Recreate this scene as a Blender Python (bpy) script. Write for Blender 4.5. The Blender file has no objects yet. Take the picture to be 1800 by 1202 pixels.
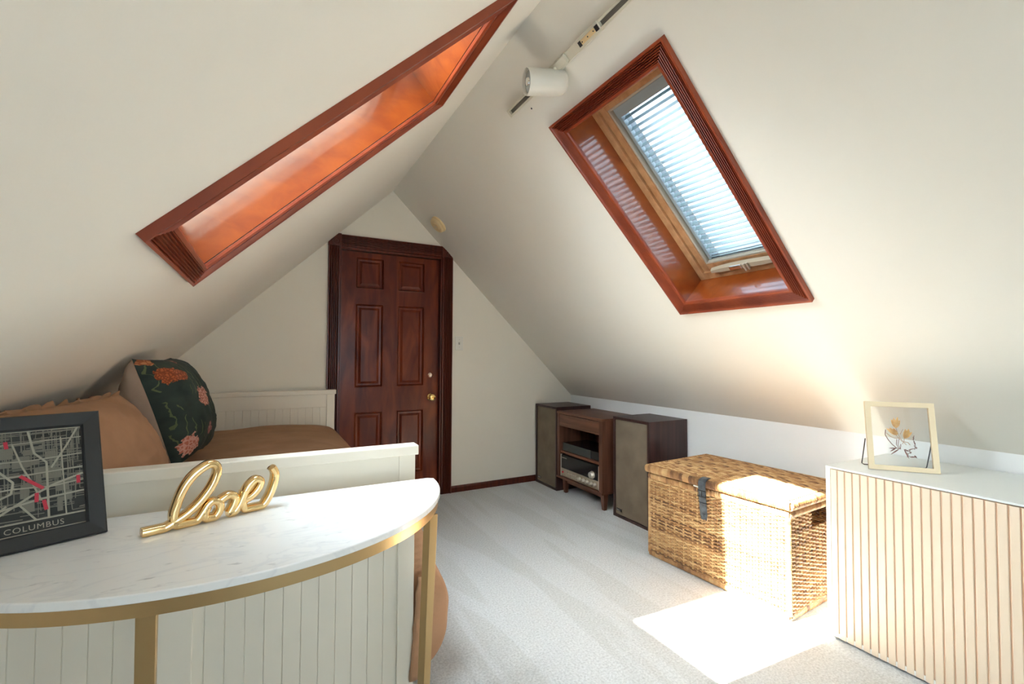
import bpy, bmesh, math, random
from mathutils import Vector, Matrix, noise as mnoise
from math import sin, cos, pi, radians, sqrt

S = bpy.context.scene
COL = S.collection
random.seed(7)

# ------------------------------------------------------------------ camera
CAM = Vector((0, 0, 1.20))
yaw, pitch, roll = radians(28.1), radians(1.65), radians(0.28)
fw = Vector((sin(yaw) * cos(pitch), cos(yaw) * cos(pitch), sin(pitch)))
rt = Vector((cos(yaw), -sin(yaw), 0)); up = rt.cross(fw)
r2 = rt * cos(roll) + up * sin(roll); u2 = -rt * sin(roll) + up * cos(roll)
cd = bpy.data.cameras.new('camera'); cam = bpy.data.objects.new('camera', cd); COL.objects.link(cam)
cd.sensor_width = 36.0; cd.lens = 806.0 / 1800 * 36; cd.clip_start = 0.02
m = Matrix((r2, u2, -fw)).transposed().to_4x4(); m.translation = CAM
cam.matrix_world = m
S.camera = cam

# ------------------------------------------------------------------ light
world = bpy.data.worlds.new('sky'); S.world = world; world.use_nodes = True
wn = world.node_tree; wn.nodes.clear()
wo = wn.nodes.new('ShaderNodeOutputWorld'); wb = wn.nodes.new('ShaderNodeBackground')
tc = wn.nodes.new('ShaderNodeTexCoord'); sep = wn.nodes.new('ShaderNodeSeparateXYZ'); rp = wn.nodes.new('ShaderNodeValToRGB')
wn.links.new(tc.outputs['Generated'], sep.inputs[0]); wn.links.new(sep.outputs['Z'], rp.inputs[0])
rp.color_ramp.elements[0].color = (0.80, 0.90, 1.0, 1); rp.color_ramp.elements[1].color = (0.52, 0.74, 1.0, 1)
# the sky is hazy-bright round the sun and deeper on the far side
dt = wn.nodes.new('ShaderNodeVectorMath'); dt.operation = 'DOT_PRODUCT'; dt.inputs[1].default_value = Vector((-1, 0.097, 0.945)).normalized()
wn.links.new(tc.outputs['Generated'], dt.inputs[0])
mr = wn.nodes.new('ShaderNodeMapRange'); mr.interpolation_type = 'SMOOTHSTEP'
for k_, v_ in zip(range(1, 5), (0.55, 1.0, 3.0, 24.0)): mr.inputs[k_].default_value = v_
cm = wn.nodes.new('ShaderNodeMixRGB'); cm.inputs[2].default_value = (0.92, 0.96, 1.0, 1)
m2 = wn.nodes.new('ShaderNodeMapRange'); m2.inputs[1].default_value = 0.50; m2.inputs[2].default_value = 0.95
wn.links.new(dt.outputs['Value'], m2.inputs[0]); wn.links.new(m2.outputs[0], cm.inputs[0]); wn.links.new(rp.outputs[0], cm.inputs[1]); wn.links.new(cm.outputs[0], wb.inputs[0])
wn.links.new(dt.outputs['Value'], mr.inputs[0]); wn.links.new(mr.outputs[0], wb.inputs[1])
wn.links.new(wb.outputs[0], wo.inputs[0])

sd = bpy.data.lights.new('sun', 'SUN'); sun = bpy.data.objects.new('sun', sd); COL.objects.link(sun)
sd.energy = 60.0; sd.angle = radians(0.7); sd.color = (1.0, 0.955, 0.89)
sun.location = (-3, 2, 5)
sun.rotation_euler = Vector((1, -0.097, -0.945)).to_track_quat('-Z', 'Y').to_euler()

vs = S.view_settings
vs.view_transform = 'Standard'; vs.look = 'None'; vs.gamma = 1.0; vs.use_curve_mapping = False
vs.exposure = 0.94

# ------------------------------------------------------------------ materials
def mat(name, col, rough=0.5, metal=0.0, coat=0.0, coat_rough=0.1, spec=0.5):
    mt = bpy.data.materials.new(name); mt.use_nodes = True
    b = mt.node_tree.nodes['Principled BSDF']
    b.inputs['Base Color'].default_value = (*col, 1); b.inputs['Roughness'].default_value = rough
    b.inputs['Metallic'].default_value = metal
    b.inputs['Coat Weight'].default_value = coat; b.inputs['Coat Roughness'].default_value = coat_rough
    b.inputs['Specular IOR Level'].default_value = spec
    return mt

def nn(mt, t, **kw):
    n = mt.node_tree.nodes.new(t)
    for k, v in kw.items(): setattr(n, k, v)
    return n

def noise_mat(name, c1, c2, scale=(5, 5, 5), nscale=1.0, detail=6, rough=0.5, bump=0.0, bdist=0.002, bscale=None, lo=0.35, hi=0.65, distortion=0.0, **kw):
    mt = mat(name, c1, rough, **kw); L = mt.node_tree.links.new; b = mt.node_tree.nodes['Principled BSDF']
    t = nn(mt, 'ShaderNodeTexCoord'); mp = nn(mt, 'ShaderNodeMapping'); mp.inputs['Scale'].default_value = scale
    n = nn(mt, 'ShaderNodeTexNoise'); n.inputs['Scale'].default_value = nscale; n.inputs['Detail'].default_value = detail
    n.inputs['Distortion'].default_value = distortion
    r = nn(mt, 'ShaderNodeValToRGB')
    r.color_ramp.elements[0].position = lo; r.color_ramp.elements[0].color = (*c1, 1)
    r.color_ramp.elements[1].position = hi; r.color_ramp.elements[1].color = (*c2, 1)
    L(t.outputs['Object'], mp.inputs[0]); L(mp.outputs[0], n.inputs['Vector']); L(n.outputs['Fac'], r.inputs[0]); L(r.outputs[0], b.inputs['Base Color'])
    if bump:
        bn = nn(mt, 'ShaderNodeBump'); bn.inputs['Strength'].default_value = bump; bn.inputs['Distance'].default_value = bdist
        if bscale:
            n2 = nn(mt, 'ShaderNodeTexNoise'); n2.inputs['Scale'].default_value = bscale; n2.inputs['Detail'].default_value = 4
            L(t.outputs['Object'], n2.inputs['Vector']); L(n2.outputs['Fac'], bn.inputs['Height'])
        else:
            L(n.outputs['Fac'], bn.inputs['Height'])
        L(bn.outputs[0], b.inputs['Normal'])
    return mt

M = {}
M['paint'] = noise_mat('cream_ceiling_paint', (0.81, 0.775, 0.69), (0.825, 0.79, 0.705), (1, 1, 1), 2, rough=0.75, bump=0.15, bdist=0.001, bscale=160)
M['wall'] = noise_mat('pale_wall_paint', (0.80, 0.75, 0.64), (0.815, 0.765, 0.655), (1, 1, 1), 2, rough=0.75, bump=0.15, bdist=0.001, bscale=160)
M['knee'] = noise_mat('cool_tinted_wall_paint', (0.80, 0.81, 0.80), (0.815, 0.825, 0.815), (1, 1, 1), 2, rough=0.7, bump=0.1, bdist=0.001, bscale=160)  # presumably the ceiling paint, with a cool skylight tint put into its colour
RED1, RED2 = (0.30, 0.052, 0.014), (0.46, 0.105, 0.026)
M['casing'] = noise_mat('red_mahogany_casing', (0.215, 0.034, 0.012), (0.31, 0.058, 0.018), (9, 9, 4), 1.0, detail=3, rough=0.36, distortion=0.2)
M['well'] = noise_mat('glossy_mahogany_lining', (0.24, 0.040, 0.006), (0.36, 0.078, 0.010), (5, 9, 9), 1.8, detail=9, lo=0.3, hi=0.7, rough=0.3, distortion=0.5, coat=1.0, coat_rough=0.09)
M['well'].node_tree.nodes['Principled BSDF'].inputs['Coat IOR'].default_value = 1.75
M['door'] = noise_mat('dark_mahogany_door', (0.085, 0.012, 0.005), (0.21, 0.040, 0.012), (7, 7, 1.4), 1.3, rough=0.3, distortion=1.2, coat=0.05, coat_rough=0.15, spec=0.25)
M['doorcas'] = noise_mat('dark_mahogany_trim', (0.055, 0.009, 0.004), (0.115, 0.020, 0.008), (30, 30, 2), 1.5, rough=0.3, spec=0.4)
M['pine'] = noise_mat('tan_pine_frame', (0.40, 0.20, 0.085), (0.52, 0.29, 0.14), (4, 20, 20), 1.5, rough=0.35)
M['sash'] = mat('beige_sash_metal', (0.48, 0.43, 0.34), 0.4)
M['gasket'] = mat('dark_grey_gasket', (0.16, 0.18, 0.19), 0.5)
M['channel'] = mat('blue_grey_blind_channel', (0.32, 0.38, 0.40), 0.35)
M['slat'] = mat('pale_aqua_blind_slat', (0.33, 0.44, 0.47), 0.4)
M['cord'] = mat('grey_cord', (0.55, 0.55, 0.52), 0.7)
M['handle'] = mat('beige_handle_bar', (0.50, 0.42, 0.30), 0.4)
M['chrome'] = mat('chrome', (0.85, 0.85, 0.85), 0.12, metal=1.0)
M['white'] = mat('white_daybed_paint', (0.84, 0.785, 0.66), 0.42)
M['mattress'] = mat('white_ticking', (0.7, 0.68, 0.62), 0.9)
M['brown'] = noise_mat('tan_brown_cotton', (0.39, 0.215, 0.115), (0.46, 0.26, 0.145), (3, 3, 3), 2.5, rough=0.9, bump=0.35, bdist=0.0015, bscale=260)
M['beige'] = noise_mat('beige_velvet', (0.52, 0.39, 0.29), (0.60, 0.46, 0.35), (3, 3, 3), 3, rough=0.85, bump=0.2, bdist=0.001, bscale=300)
M['brass'] = mat('brushed_brass', (0.54, 0.375, 0.18), 0.34, metal=1.0)
M['gold'] = mat('polished_gold', (0.95, 0.68, 0.33), 0.09, metal=1.0)
M['goldframe'] = mat('pale_gold_frame', (0.74, 0.61, 0.40), 0.42, metal=0.2)
M['black'] = mat('satin_black_frame', (0.020, 0.022, 0.023), 0.42)
M['mapback'] = mat('map_black', (0.018, 0.016, 0.016), 0.7)
M['mapline'] = mat('map_cut_paper', (0.56, 0.49, 0.38), 0.8)
M['mapblock'] = mat('map_block_paper', (0.27, 0.24, 0.19), 0.8)
M['pin'] = mat('red_marker', (0.80, 0.02, 0.06), 0.5)
M['walnut'] = noise_mat('walnut_veneer', (0.075, 0.028, 0.015), (0.19, 0.080, 0.045), (30, 2, 30), 1.0, rough=0.4, distortion=0.5)
M['walnutv'] = noise_mat('walnut_veneer_upright', (0.075, 0.028, 0.015), (0.17, 0.070, 0.040), (24, 24, 2), 1.0, rough=0.4, distortion=0.5)
M['shelf'] = noise_mat('walnut_shelf_edge', (0.17, 0.06, 0.03), (0.22, 0.08, 0.04), (30, 2, 30), 1.0, rough=0.4)
M['spk'] = noise_mat('dark_speaker_veneer', (0.028, 0.011, 0.010), (0.055, 0.022, 0.019), (26, 26, 1.5), 1.2, rough=0.38, distortion=0.4)
M['grille'] = noise_mat('taupe_grille_cloth', (0.165, 0.125, 0.082), (0.215, 0.168, 0.115), (1, 1, 1), 6, rough=0.95, bump=0.6, bdist=0.0012, bscale=500)
M['badge'] = mat('dark_badge', (0.02, 0.02, 0.02), 0.3)
M['silver'] = mat('brushed_silver', (0.72, 0.68, 0.60), 0.3, metal=0.85)
M['champagne'] = mat('champagne_faceplate', (0.44, 0.37, 0.27), 0.4, metal=0.3)
M['glossblack'] = mat('gloss_black_plastic', (0.008, 0.008, 0.010), 0.15)
M['greybox'] = mat('dark_grey_component', (0.045, 0.05, 0.047), 0.4)
M['leather'] = noise_mat('worn_black_leather', (0.045, 0.05, 0.055), (0.09, 0.10, 0.11), (10, 10, 10), 4, rough=0.42)
M['rope'] = mat('tan_thread', (0.55, 0.36, 0.2), 0.9)
M['dresstop'] = mat('white_lacquer_top', (0.78, 0.81, 0.79), 0.35)
M['dresside'] = mat('white_lacquer_side', (0.82, 0.80, 0.75), 0.4)
M['fluted'] = mat('pale_peach_slats', (0.81, 0.66, 0.50), 0.5)
M['groove'] = mat('peach_groove', (0.72, 0.48, 0.32), 0.6)
M['petal'] = noise_mat('dried_orange_petal', (0.86, 0.56, 0.24), (0.70, 0.36, 0.12), (40, 40, 40), 2, rough=0.8)
M['stem'] = mat('dried_brown_stem', (0.20, 0.09, 0.07), 0.85)
M['stem2'] = mat('dried_tan_stem', (0.45, 0.25, 0.13), 0.85)
M['wire'] = mat('dark_wire', (0.03, 0.03, 0.03), 0.4)
M['trackw'] = mat('ivory_track', (0.66, 0.62, 0.50), 0.4)
M['trackslot'] = mat('track_slot_grey', (0.20, 0.19, 0.165), 0.45)  # dark grey for the bottom of the track channel
M['spot'] = mat('off_white_spotlight', (0.68, 0.66, 0.58), 0.4)
M['lens'] = mat('spot_glass', (0.30, 0.33, 0.32), 0.08, spec=0.9)
M['smoke'] = mat('yellowed_plastic', (0.74, 0.56, 0.30), 0.45)
M['plate'] = mat('switch_plate_plastic', (0.74, 0.72, 0.64), 0.35)
M['brassknob'] = mat('polished_brass_knob', (0.90, 0.66, 0.26), 0.14, metal=1.0)
M['nickel'] = mat('nickel_lock', (0.80, 0.66, 0.58), 0.2, metal=1.0)

def carpet_mat():
    mt = mat('pale_grey_carpet', (0.6, 0.6, 0.58), 0.95, spec=0.15); L = mt.node_tree.links.new; b = mt.node_tree.nodes['Principled BSDF']
    t = nn(mt, 'ShaderNodeTexCoord')
    n1 = nn(mt, 'ShaderNodeTexNoise'); n1.inputs['Scale'].default_value = 110; n1.inputs['Detail'].default_value = 5; n1.inputs['Roughness'].default_value = 0.7
    L(t.outputs['Object'], n1.inputs['Vector'])
    r1 = nn(mt, 'ShaderNodeValToRGB'); r1.color_ramp.elements[0].position = 0.30; r1.color_ramp.elements[0].color = (0.49, 0.50, 0.495, 1)
    r1.color_ramp.elements[1].position = 0.62; r1.color_ramp.elements[1].color = (0.745, 0.76, 0.755, 1)
    L(n1.outputs['Fac'], r1.inputs[0])
    # vacuum tracks: bands of pile brushed one way and the other
    mp = nn(mt, 'ShaderNodeMapping'); mp.inputs['Rotation'].default_value = (0, 0, radians(8)); mp.inputs['Scale'].default_value = (4.2, 0.55, 1)
    L(t.outputs['Object'], mp.inputs[0])
    n2 = nn(mt, 'ShaderNodeTexNoise'); n2.inputs['Scale'].default_value = 1.5; n2.inputs['Detail'].default_value = 2; n2.inputs['Distortion'].default_value = 0.5
    L(mp.outputs[0], n2.inputs['Vector'])
    r2_ = nn(mt, 'ShaderNodeValToRGB'); r2_.color_ramp.elements[0].position = 0.46; r2_.color_ramp.elements[0].color = (0.925, 0.92, 0.905, 1)
    r2_.color_ramp.elements[1].position = 0.53; r2_.color_ramp.elements[1].color = (1, 1, 1, 1)
    L(n2.outputs['Fac'], r2_.inputs[0])
    mx = nn(mt, 'ShaderNodeMixRGB', blend_type='MULTIPLY'); mx.inputs[0].default_value = 1
    L(r1.outputs[0], mx.inputs[1]); L(r2_.outputs[0], mx.inputs[2]); L(mx.outputs[0], b.inputs['Base Color'])
    bn = nn(mt, 'ShaderNodeBump'); bn.inputs['Strength'].default_value = 0.7; bn.inputs['Distance'].default_value = 0.006
    L(n1.outputs['Fac'], bn.inputs['Height']); L(bn.outputs[0], b.inputs['Normal'])
    return mt
M['carpet'] = carpet_mat()

def marble_mat():
    mt = mat('white_veined_marble', (0.82, 0.83, 0.81), 0.16); L = mt.node_tree.links.new; b = mt.node_tree.nodes['Principled BSDF']
    t = nn(mt, 'ShaderNodeTexCoord'); mp = nn(mt, 'ShaderNodeMapping'); mp.inputs['Rotation'].default_value = (0, 0, radians(35)); mp.inputs['Scale'].default_value = (2.5, 6, 3)
    n = nn(mt, 'ShaderNodeTexNoise'); n.inputs['Scale'].default_value = 1.6; n.inputs['Detail'].default_value = 9; n.inputs['Distortion'].default_value = 1.2
    L(t.outputs['Object'], mp.inputs[0]); L(mp.outputs[0], n.inputs['Vector'])
    r = nn(mt, 'ShaderNodeValToRGB'); e = r.color_ramp.elements
    e[0].position = 0.0; e[0].color = (0.89, 0.895, 0.87, 1); e[1].position = 1.0; e[1].color = (0.89, 0.895, 0.87, 1)
    a = e.new(0.47); a.color = (0.87, 0.875, 0.85, 1); a = e.new(0.50); a.color = (0.80, 0.81, 0.80, 1); a = e.new(0.53); a.color = (0.88, 0.885, 0.86, 1)
    L(n.outputs['Fac'], r.inputs[0]); 
    n3 = nn(mt, 'ShaderNodeTexNoise'); n3.inputs['Scale'].default_value = 9; n3.inputs['Detail'].default_value = 4
    L(mp.outputs[0], n3.inputs['Vector'])
    r3 = nn(mt, 'ShaderNodeValToRGB'); r3.color_ramp.elements[0].position = 0.27; r3.color_ramp.elements[0].color = (0.35, 0.36, 0.38, 1)
    r3.color_ramp.elements[1].position = 0.36; r3.color_ramp.elements[1].color = (1, 1, 1, 1); L(n3.outputs['Fac'], r3.inputs[0])
    mx = nn(mt, 'ShaderNodeMixRGB', blend_type='MULTIPLY'); mx.inputs[0].default_value = 0.45
    L(r.outputs[0], mx.inputs[1]); L(r3.outputs[0], mx.inputs[2]); L(mx.outputs[0], b.inputs['Base Color'])
    return mt
M['marble'] = marble_mat()

def glass_mat(name='window_glass', tint=(0.96, 0.98, 0.98), refl=0.5):
    mt = bpy.data.materials.new(name); mt.use_nodes = True; nt = mt.node_tree; nt.nodes.clear()
    o = nt.nodes.new('ShaderNodeOutputMaterial'); tr = nt.nodes.new('ShaderNodeBsdfTransparent'); gl = nt.nodes.new('ShaderNodeBsdfGlossy')
    tr.inputs[0].default_value = (*tint, 1); gl.inputs['Roughness'].default_value = 0.02
    fr = nt.nodes.new('ShaderNodeFresnel'); fr.inputs[0].default_value = 1.5; mu = nt.nodes.new('ShaderNodeMath'); mu.operation = 'MULTIPLY'; mu.inputs[1].default_value = refl
    mx = nt.nodes.new('ShaderNodeMixShader')
    nt.links.new(fr.outputs[0], mu.inputs[0]); nt.links.new(mu.outputs[0], mx.inputs[0]); nt.links.new(tr.outputs[0], mx.inputs[1]); nt.links.new(gl.outputs[0], mx.inputs[2])
    nt.links.new(mx.outputs[0], o.inputs[0])
    return mt
M['glass'] = glass_mat()

def wicker_mat():
    mt = mat('golden_brown_wicker', (0.45, 0.25, 0.1), 0.45); L = mt.node_tree.links.new; b = mt.node_tree.nodes['Principled BSDF']
    at = nn(mt, 'ShaderNodeAttribute'); at.attribute_name = 'tone'
    t = nn(mt, 'ShaderNodeTexCoord'); n = nn(mt, 'ShaderNodeTexNoise'); n.inputs['Scale'].default_value = 22; n.inputs['Detail'].default_value = 3
    L(t.outputs['Object'], n.inputs['Vector'])
    ad = nn(mt, 'ShaderNodeMath', operation='MULTIPLY_ADD'); ad.inputs[1].default_value = 0.8; L(n.outputs['Fac'], ad.inputs[0]); 
    sb = nn(mt, 'ShaderNodeMath', operation='SUBTRACT'); sb.inputs[1].default_value = 0.40; L(at.outputs['Fac'], sb.inputs[0]); L(sb.outputs[0], ad.inputs[2])
    r = nn(mt, 'ShaderNodeValToRGB'); e = r.color_ramp.elements
    e[0].position = 0.08; e[0].color = (0.14, 0.065, 0.03, 1); e[1].position = 0.92; e[1].color = (0.66, 0.45, 0.22, 1)
    a = e.new(0.42); a.color = (0.40, 0.205, 0.08, 1)
    L(ad.outputs[0], r.inputs[0]); L(r.outputs[0], b.inputs['Base Color'])
    return mt
M['wicker'] = wicker_mat()

# ------------------------------------------------------------------ helpers
def link(name, me, m_, parent=None, smooth=False):
    o = bpy.data.objects.new(name, me); COL.objects.link(o)
    if m_ is not None: me.materials.append(m_)
    if parent is not None: o.parent = parent
    if smooth:
        for p in me.polygons: p.use_smooth = True
    return o

def tag(o, label=None, cat=None, group=None, kind=None):
    if label: o['label'] = label
    if cat: o['category'] = cat
    if group: o['group'] = group
    if kind: o['kind'] = kind
    return o

def empty(name, loc, label=None, cat=None, group=None, kind=None):
    o = bpy.data.objects.new(name, None); COL.objects.link(o); o.location = loc; o.empty_display_size = 0.05
    return tag(o, label, cat, group, kind)

class MB:
    """collects world-space geometry, builds ONE mesh object (local to its parent empty)"""
    def __init__(self): self.v = []; self.f = []; self.t = []
    def add(self, vs_, fs_, tone=None):
        b = len(self.v); self.v += [tuple(p) for p in vs_]; self.f += [tuple(b + i for i in f) for f in fs_]
        if tone is not None: self.t += [tone] * len(vs_)
    def box(self, x0, x1, y0, y1, z0, z1, fn=None):
        c = [(x, y, z) for x in (x0, x1) for y in (y0, y1) for z in (z0, z1)]
        if fn: c = [fn(*p) for p in c]
        self.add(c, [(0, 1, 3, 2), (4, 6, 7, 5), (0, 4, 5, 1), (2, 3, 7, 6), (0, 2, 6, 4), (1, 5, 7, 3)]); return self
    def prism(self, poly, ax, a0, a1, fn=None):
        """poly 2-D, extruded on axis ax from a0 to a1"""
        n = len(poly); vs_ = []
        for a in (a0, a1):
            for p in poly:
                q = list(p); q.insert(ax, a); vs_.append(fn(*q) if fn else tuple(q))
        fs = [tuple(range(n))[::-1], tuple(range(n, 2 * n))] + [(i, (i + 1) % n, n + (i + 1) % n, n + i) for i in range(n)]
        self.add(vs_, fs); return self
    def tube(self, pts, r, seg=8, tone=None, closed=False, cap=True, flat=1.0, ref=None):
        pts = [Vector(p) for p in pts]; n = len(pts); vs_ = []; fs = []
        prev = None
        for i, p in enumerate(pts):
            if closed: d = pts[(i + 1) % n] - pts[i - 1]
            else: d = pts[min(i + 1, n - 1)] - pts[max(i - 1, 0)]
            if d.length < 1e-9: d = Vector((0, 0, 1))
            d.normalize()
            if ref is not None: a = Vector(ref) - d * d.dot(Vector(ref))
            elif prev is None:
                a = Vector((0, 0, 1)) if abs(d.z) < 0.9 else Vector((1, 0, 0)); a = a - d * a.dot(d)
            else: a = prev - d * prev.dot(d)
            a.normalize(); prev = a; b = d.cross(a)
            rr = r[i] if isinstance(r, (list, tuple)) else r
            for k in range(seg):
                an = 2 * pi * k / seg; vs_.append(p + a * (rr * cos(an)) + b * (rr * flat * sin(an)))
        for i in range(n if closed else n - 1):
            j = (i + 1) % n
            for k in range(seg): fs.append((i * seg + k, i * seg + (k + 1) % seg, j * seg + (k + 1) % seg, j * seg + k))
        if cap and not closed: fs += [tuple(range(seg))[::-1], tuple(range((n - 1) * seg, n * seg))]
        self.add(vs_, fs, tone); return self
    def lathe(self, prof, origin, axis, seg=28, cap=False):
        """prof: list of (r, h) along axis"""
        o = Vector(origin); d = Vector(axis).normalized(); a = Vector((0, 0, 1)) if abs(d.z) < 0.9 else Vector((1, 0, 0)); a = (a - d * a.dot(d)).normalized(); b = d.cross(a)
        vs_ = []; fs = []
        for r, h in prof:
            for k in range(seg):
                an = 2 * pi * k / seg; vs_.append(o + d * h + a * (r * cos(an)) + b * (r * sin(an)))
        for i in range(len(prof) - 1):
            for k in range(seg): fs.append((i * seg + k, i * seg + (k + 1) % seg, (i + 1) * seg + (k + 1) % seg, (i + 1) * seg + k))
        fs += [tuple(range(seg))[::-1], tuple(range((len(prof) - 1) * seg, len(prof) * seg))]
        self.add(vs_, fs); return self
    def build(self, name, m_, parent=None, bevel=0.0, smooth=False, seg=2, angle=40, fix=True):
        me = bpy.data.meshes.new(name)
        off = Vector((0, 0, 0)); p = parent
        while p is not None: off += p.location; p = p.parent
        me.from_pydata([tuple(Vector(v) - off) for v in self.v], [], self.f)
        if self.t:
            at = me.attributes.new('tone', 'FLOAT', 'POINT'); at.data.foreach_set('value', self.t)
        if fix:
            bm = bmesh.new(); bm.from_mesh(me); bmesh.ops.recalc_face_normals(bm, faces=bm.faces); bm.to_mesh(me); bm.free()
        me.update(); o = link(name, me, m_, parent)
        if bevel:
            md = o.modifiers.new('bevel', 'BEVEL'); md.width = bevel; md.segments = seg; md.limit_method = 'ANGLE'; md.angle_limit = radians(angle)
        if smooth:
            for q in me.polygons: q.use_smooth = True
            if not bevel or smooth == 'auto':
                me.set_sharp_from_angle(angle=radians(45))
        return o

def struct(o): o['kind'] = 'structure'; return o

# ------------------------------------------------------------------ room frame
RX, RZ, MS = 0.903, 2.562, 0.972
TH = math.atan(MS); CS, SN = cos(TH), sin(TH)
XR, XL = 2.71, 2 * RX - 2.71
KZ = RZ - (XR - RX) * MS
YF, YB = 3.81, -1.6
def PR(y, s, o=0.0):   # point on the right slope: along the room, down the slope, outwards
    return (RX + s * CS + o * SN, y, RZ - s * SN + o * CS)
def PL(y, s, o=0.0):
    return (RX - s * CS - o * SN, y, RZ - s * SN + o * CS)
SLEN = (XR - RX) / CS

# floor
mb = MB(); mb.box(XL - 0.1, XR + 0.1, YB - 0.1, YF + 0.4, -0.06, 0.0); struct(mb.build('floor', M['carpet']))

# ceiling: two slopes with a hole each
WR = dict(P=PR, y0=1.18, y1=1.745, s0=0.450, s1=1.53)
WL = dict(P=PL, y0=1.265, y1=1.84, s0=0.420, s1=1.53)
mb = MB()
for W in (WR, WL):
    P = W['P']; ys = [YB - 0.1, W['y0'] - 0.012, W['y1'] + 0.012, YF + 0.1]; ss = [0.0, W['s0'] - 0.012, W['s1'] + 0.012, SLEN + 0.12]
    for i in range(3):
        for j in range(3):
            if i == 1 and j == 1: continue
            mb.box(ys[i], ys[i + 1], ss[j], ss[j + 1], 0.0, 0.03, fn=lambda y, s, o, P=P: P(y, s, o))
struct(mb.build('ceiling', M['paint']))
# side and far walls
mb = MB(); mb.box(XR, XR + 0.06, YB - 0.1, YF + 0.1, 0, KZ + 0.05); struct(mb.build('wall_right', M['knee']))
mb = MB(); mb.box(XL - 0.06, XL, YB - 0.1, YF + 0.1, 0, KZ + 0.05); struct(mb.build('wall_left', M['knee']))
DX0, DX1, DZ = 0.500, 1.337, 2.045       # door opening
def zr(x): return RZ - abs(x - RX) * MS + 0.02
mb = MB()
for poly in ([(XL - 0.05, 0), (DX0, 0), (DX0, zr(DX0)), (XL - 0.05, KZ)], [(DX1, 0), (XR + 0.05, 0), (XR + 0.05, KZ), (DX1, zr(DX1))],
             [(DX0, DZ), (DX1, DZ), (DX1, zr(DX1)), (RX, RZ + 0.02), (DX0, zr(DX0))]):
    mb.prism(poly, 1, YF, YF + 0.10)
struct(mb.build('wall_far', M['wall']))
# the near gable behind the photographer with a window opening added to brighten the room
GX0, GX1, GZ0, GZ1 = 0.20, 1.60, 0.50, 1.80
mb = MB()
for poly in ([(XL - 0.05, 0), (GX0, 0), (GX0, zr(GX0)), (XL - 0.05, KZ)], [(GX1, 0), (XR + 0.05, 0), (XR + 0.05, KZ), (GX1, zr(GX1))],
             [(GX0, 0), (GX1, 0), (GX1, GZ0), (GX0, GZ0)], [(GX0, GZ1), (GX1, GZ1), (GX1, zr(GX1)), (RX, RZ + 0.02), (GX0, zr(GX0))]):
    mb.prism(poly, 1, YB - 0.10, YB)
struct(mb.build('wall_near', M['wall']))
mb = MB()
for a, b, c, d in ((GX0 - .07, GX0, GZ0 - .07, GZ1 + .07), (GX1, GX1 + .07, GZ0 - .07, GZ1 + .07), (GX0, GX1, GZ1, GZ1 + .07), (GX0, GX1, GZ0 - .07, GZ0), ((GX0 + GX1) / 2 - .02, (GX0 + GX1) / 2 + .02, GZ0, GZ1)):
    mb.box(a, b, YB, YB + 0.02, c, d)
w3 = struct(mb.build('added_fill_window', M['casing'], bevel=0.003))  # unseen window, added as fill light for the near surfaces
mb = MB(); mb.box(GX0, GX1, YB - 0.06, YB - 0.055, GZ0, GZ1); mb.build('glass_pane', M['glass'], w3)

# baseboards
mb = MB()
for a, b in ((1.437, XR), (XL, 0.405)):
    mb.prism([(YF, 0), (YF - 0.014, 0), (YF - 0.014, 0.040), (YF - 0.008, 0.052), (YF, 0.055)], 0, a, b)
struct(mb.build('baseboard_far', M['doorcas']))

# ------------------------------------------------------------------ mitred mouldings
def reeded(w, h, lip=0.012, inner=0.014, n=5):
    """casing profile (d inward from the outer edge, height)"""
    p = [(0, 0), (0, h), (lip * 0.7, h), (lip, h * 0.72)]
    a = lip; b = w - inner; st = (b - a) / n
    for i in range(n):
        x = a + i * st
        p += [(x + st * 0.12, h * 0.28), (x + st * 0.28, h * 0.74), (x + st * 0.50, h * 0.84), (x + st * 0.72, h * 0.74), (x + st * 0.90, h * 0.28)]
    p += [(b, h * 0.66), (w - 0.004, h * 0.66), (w, h * 0.4), (w, 0)]
    return p

def ring(prof, a0, a1, b0, b1, fn, name, m_, parent, sides='0123'):
    """four mitred boards round the rectangle a0..a1 x b0..b1 (outer edge); fn(a,b,h)->world"""
    out = []
    for k in '0123':
        if k not in sides: continue
        v = []; n = len(prof)
        for e in (0, 1):
            for d, h in prof:
                if k == '0': q = (a0 + d, (b0 + d) if e == 0 else (b1 - d), h)
                if k == '1': q = (a1 - d, (b0 + d) if e == 0 else (b1 - d), h)
                if k == '2': q = ((a0 + d) if e == 0 else (a1 - d), b0 + d, h)
                if k == '3': q = ((a0 + d) if e == 0 else (a1 - d), b1 - d, h)
                v.append(fn(*q))
        f = [tuple(range(n))[::-1], tuple(range(n, 2 * n))] + [(i, (i + 1) % n, n + (i + 1) % n, n + i) for i in range(n)]
        mb = MB(); mb.add(v, f); out.append(mb.build(name, m_, parent))
    return out

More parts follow.
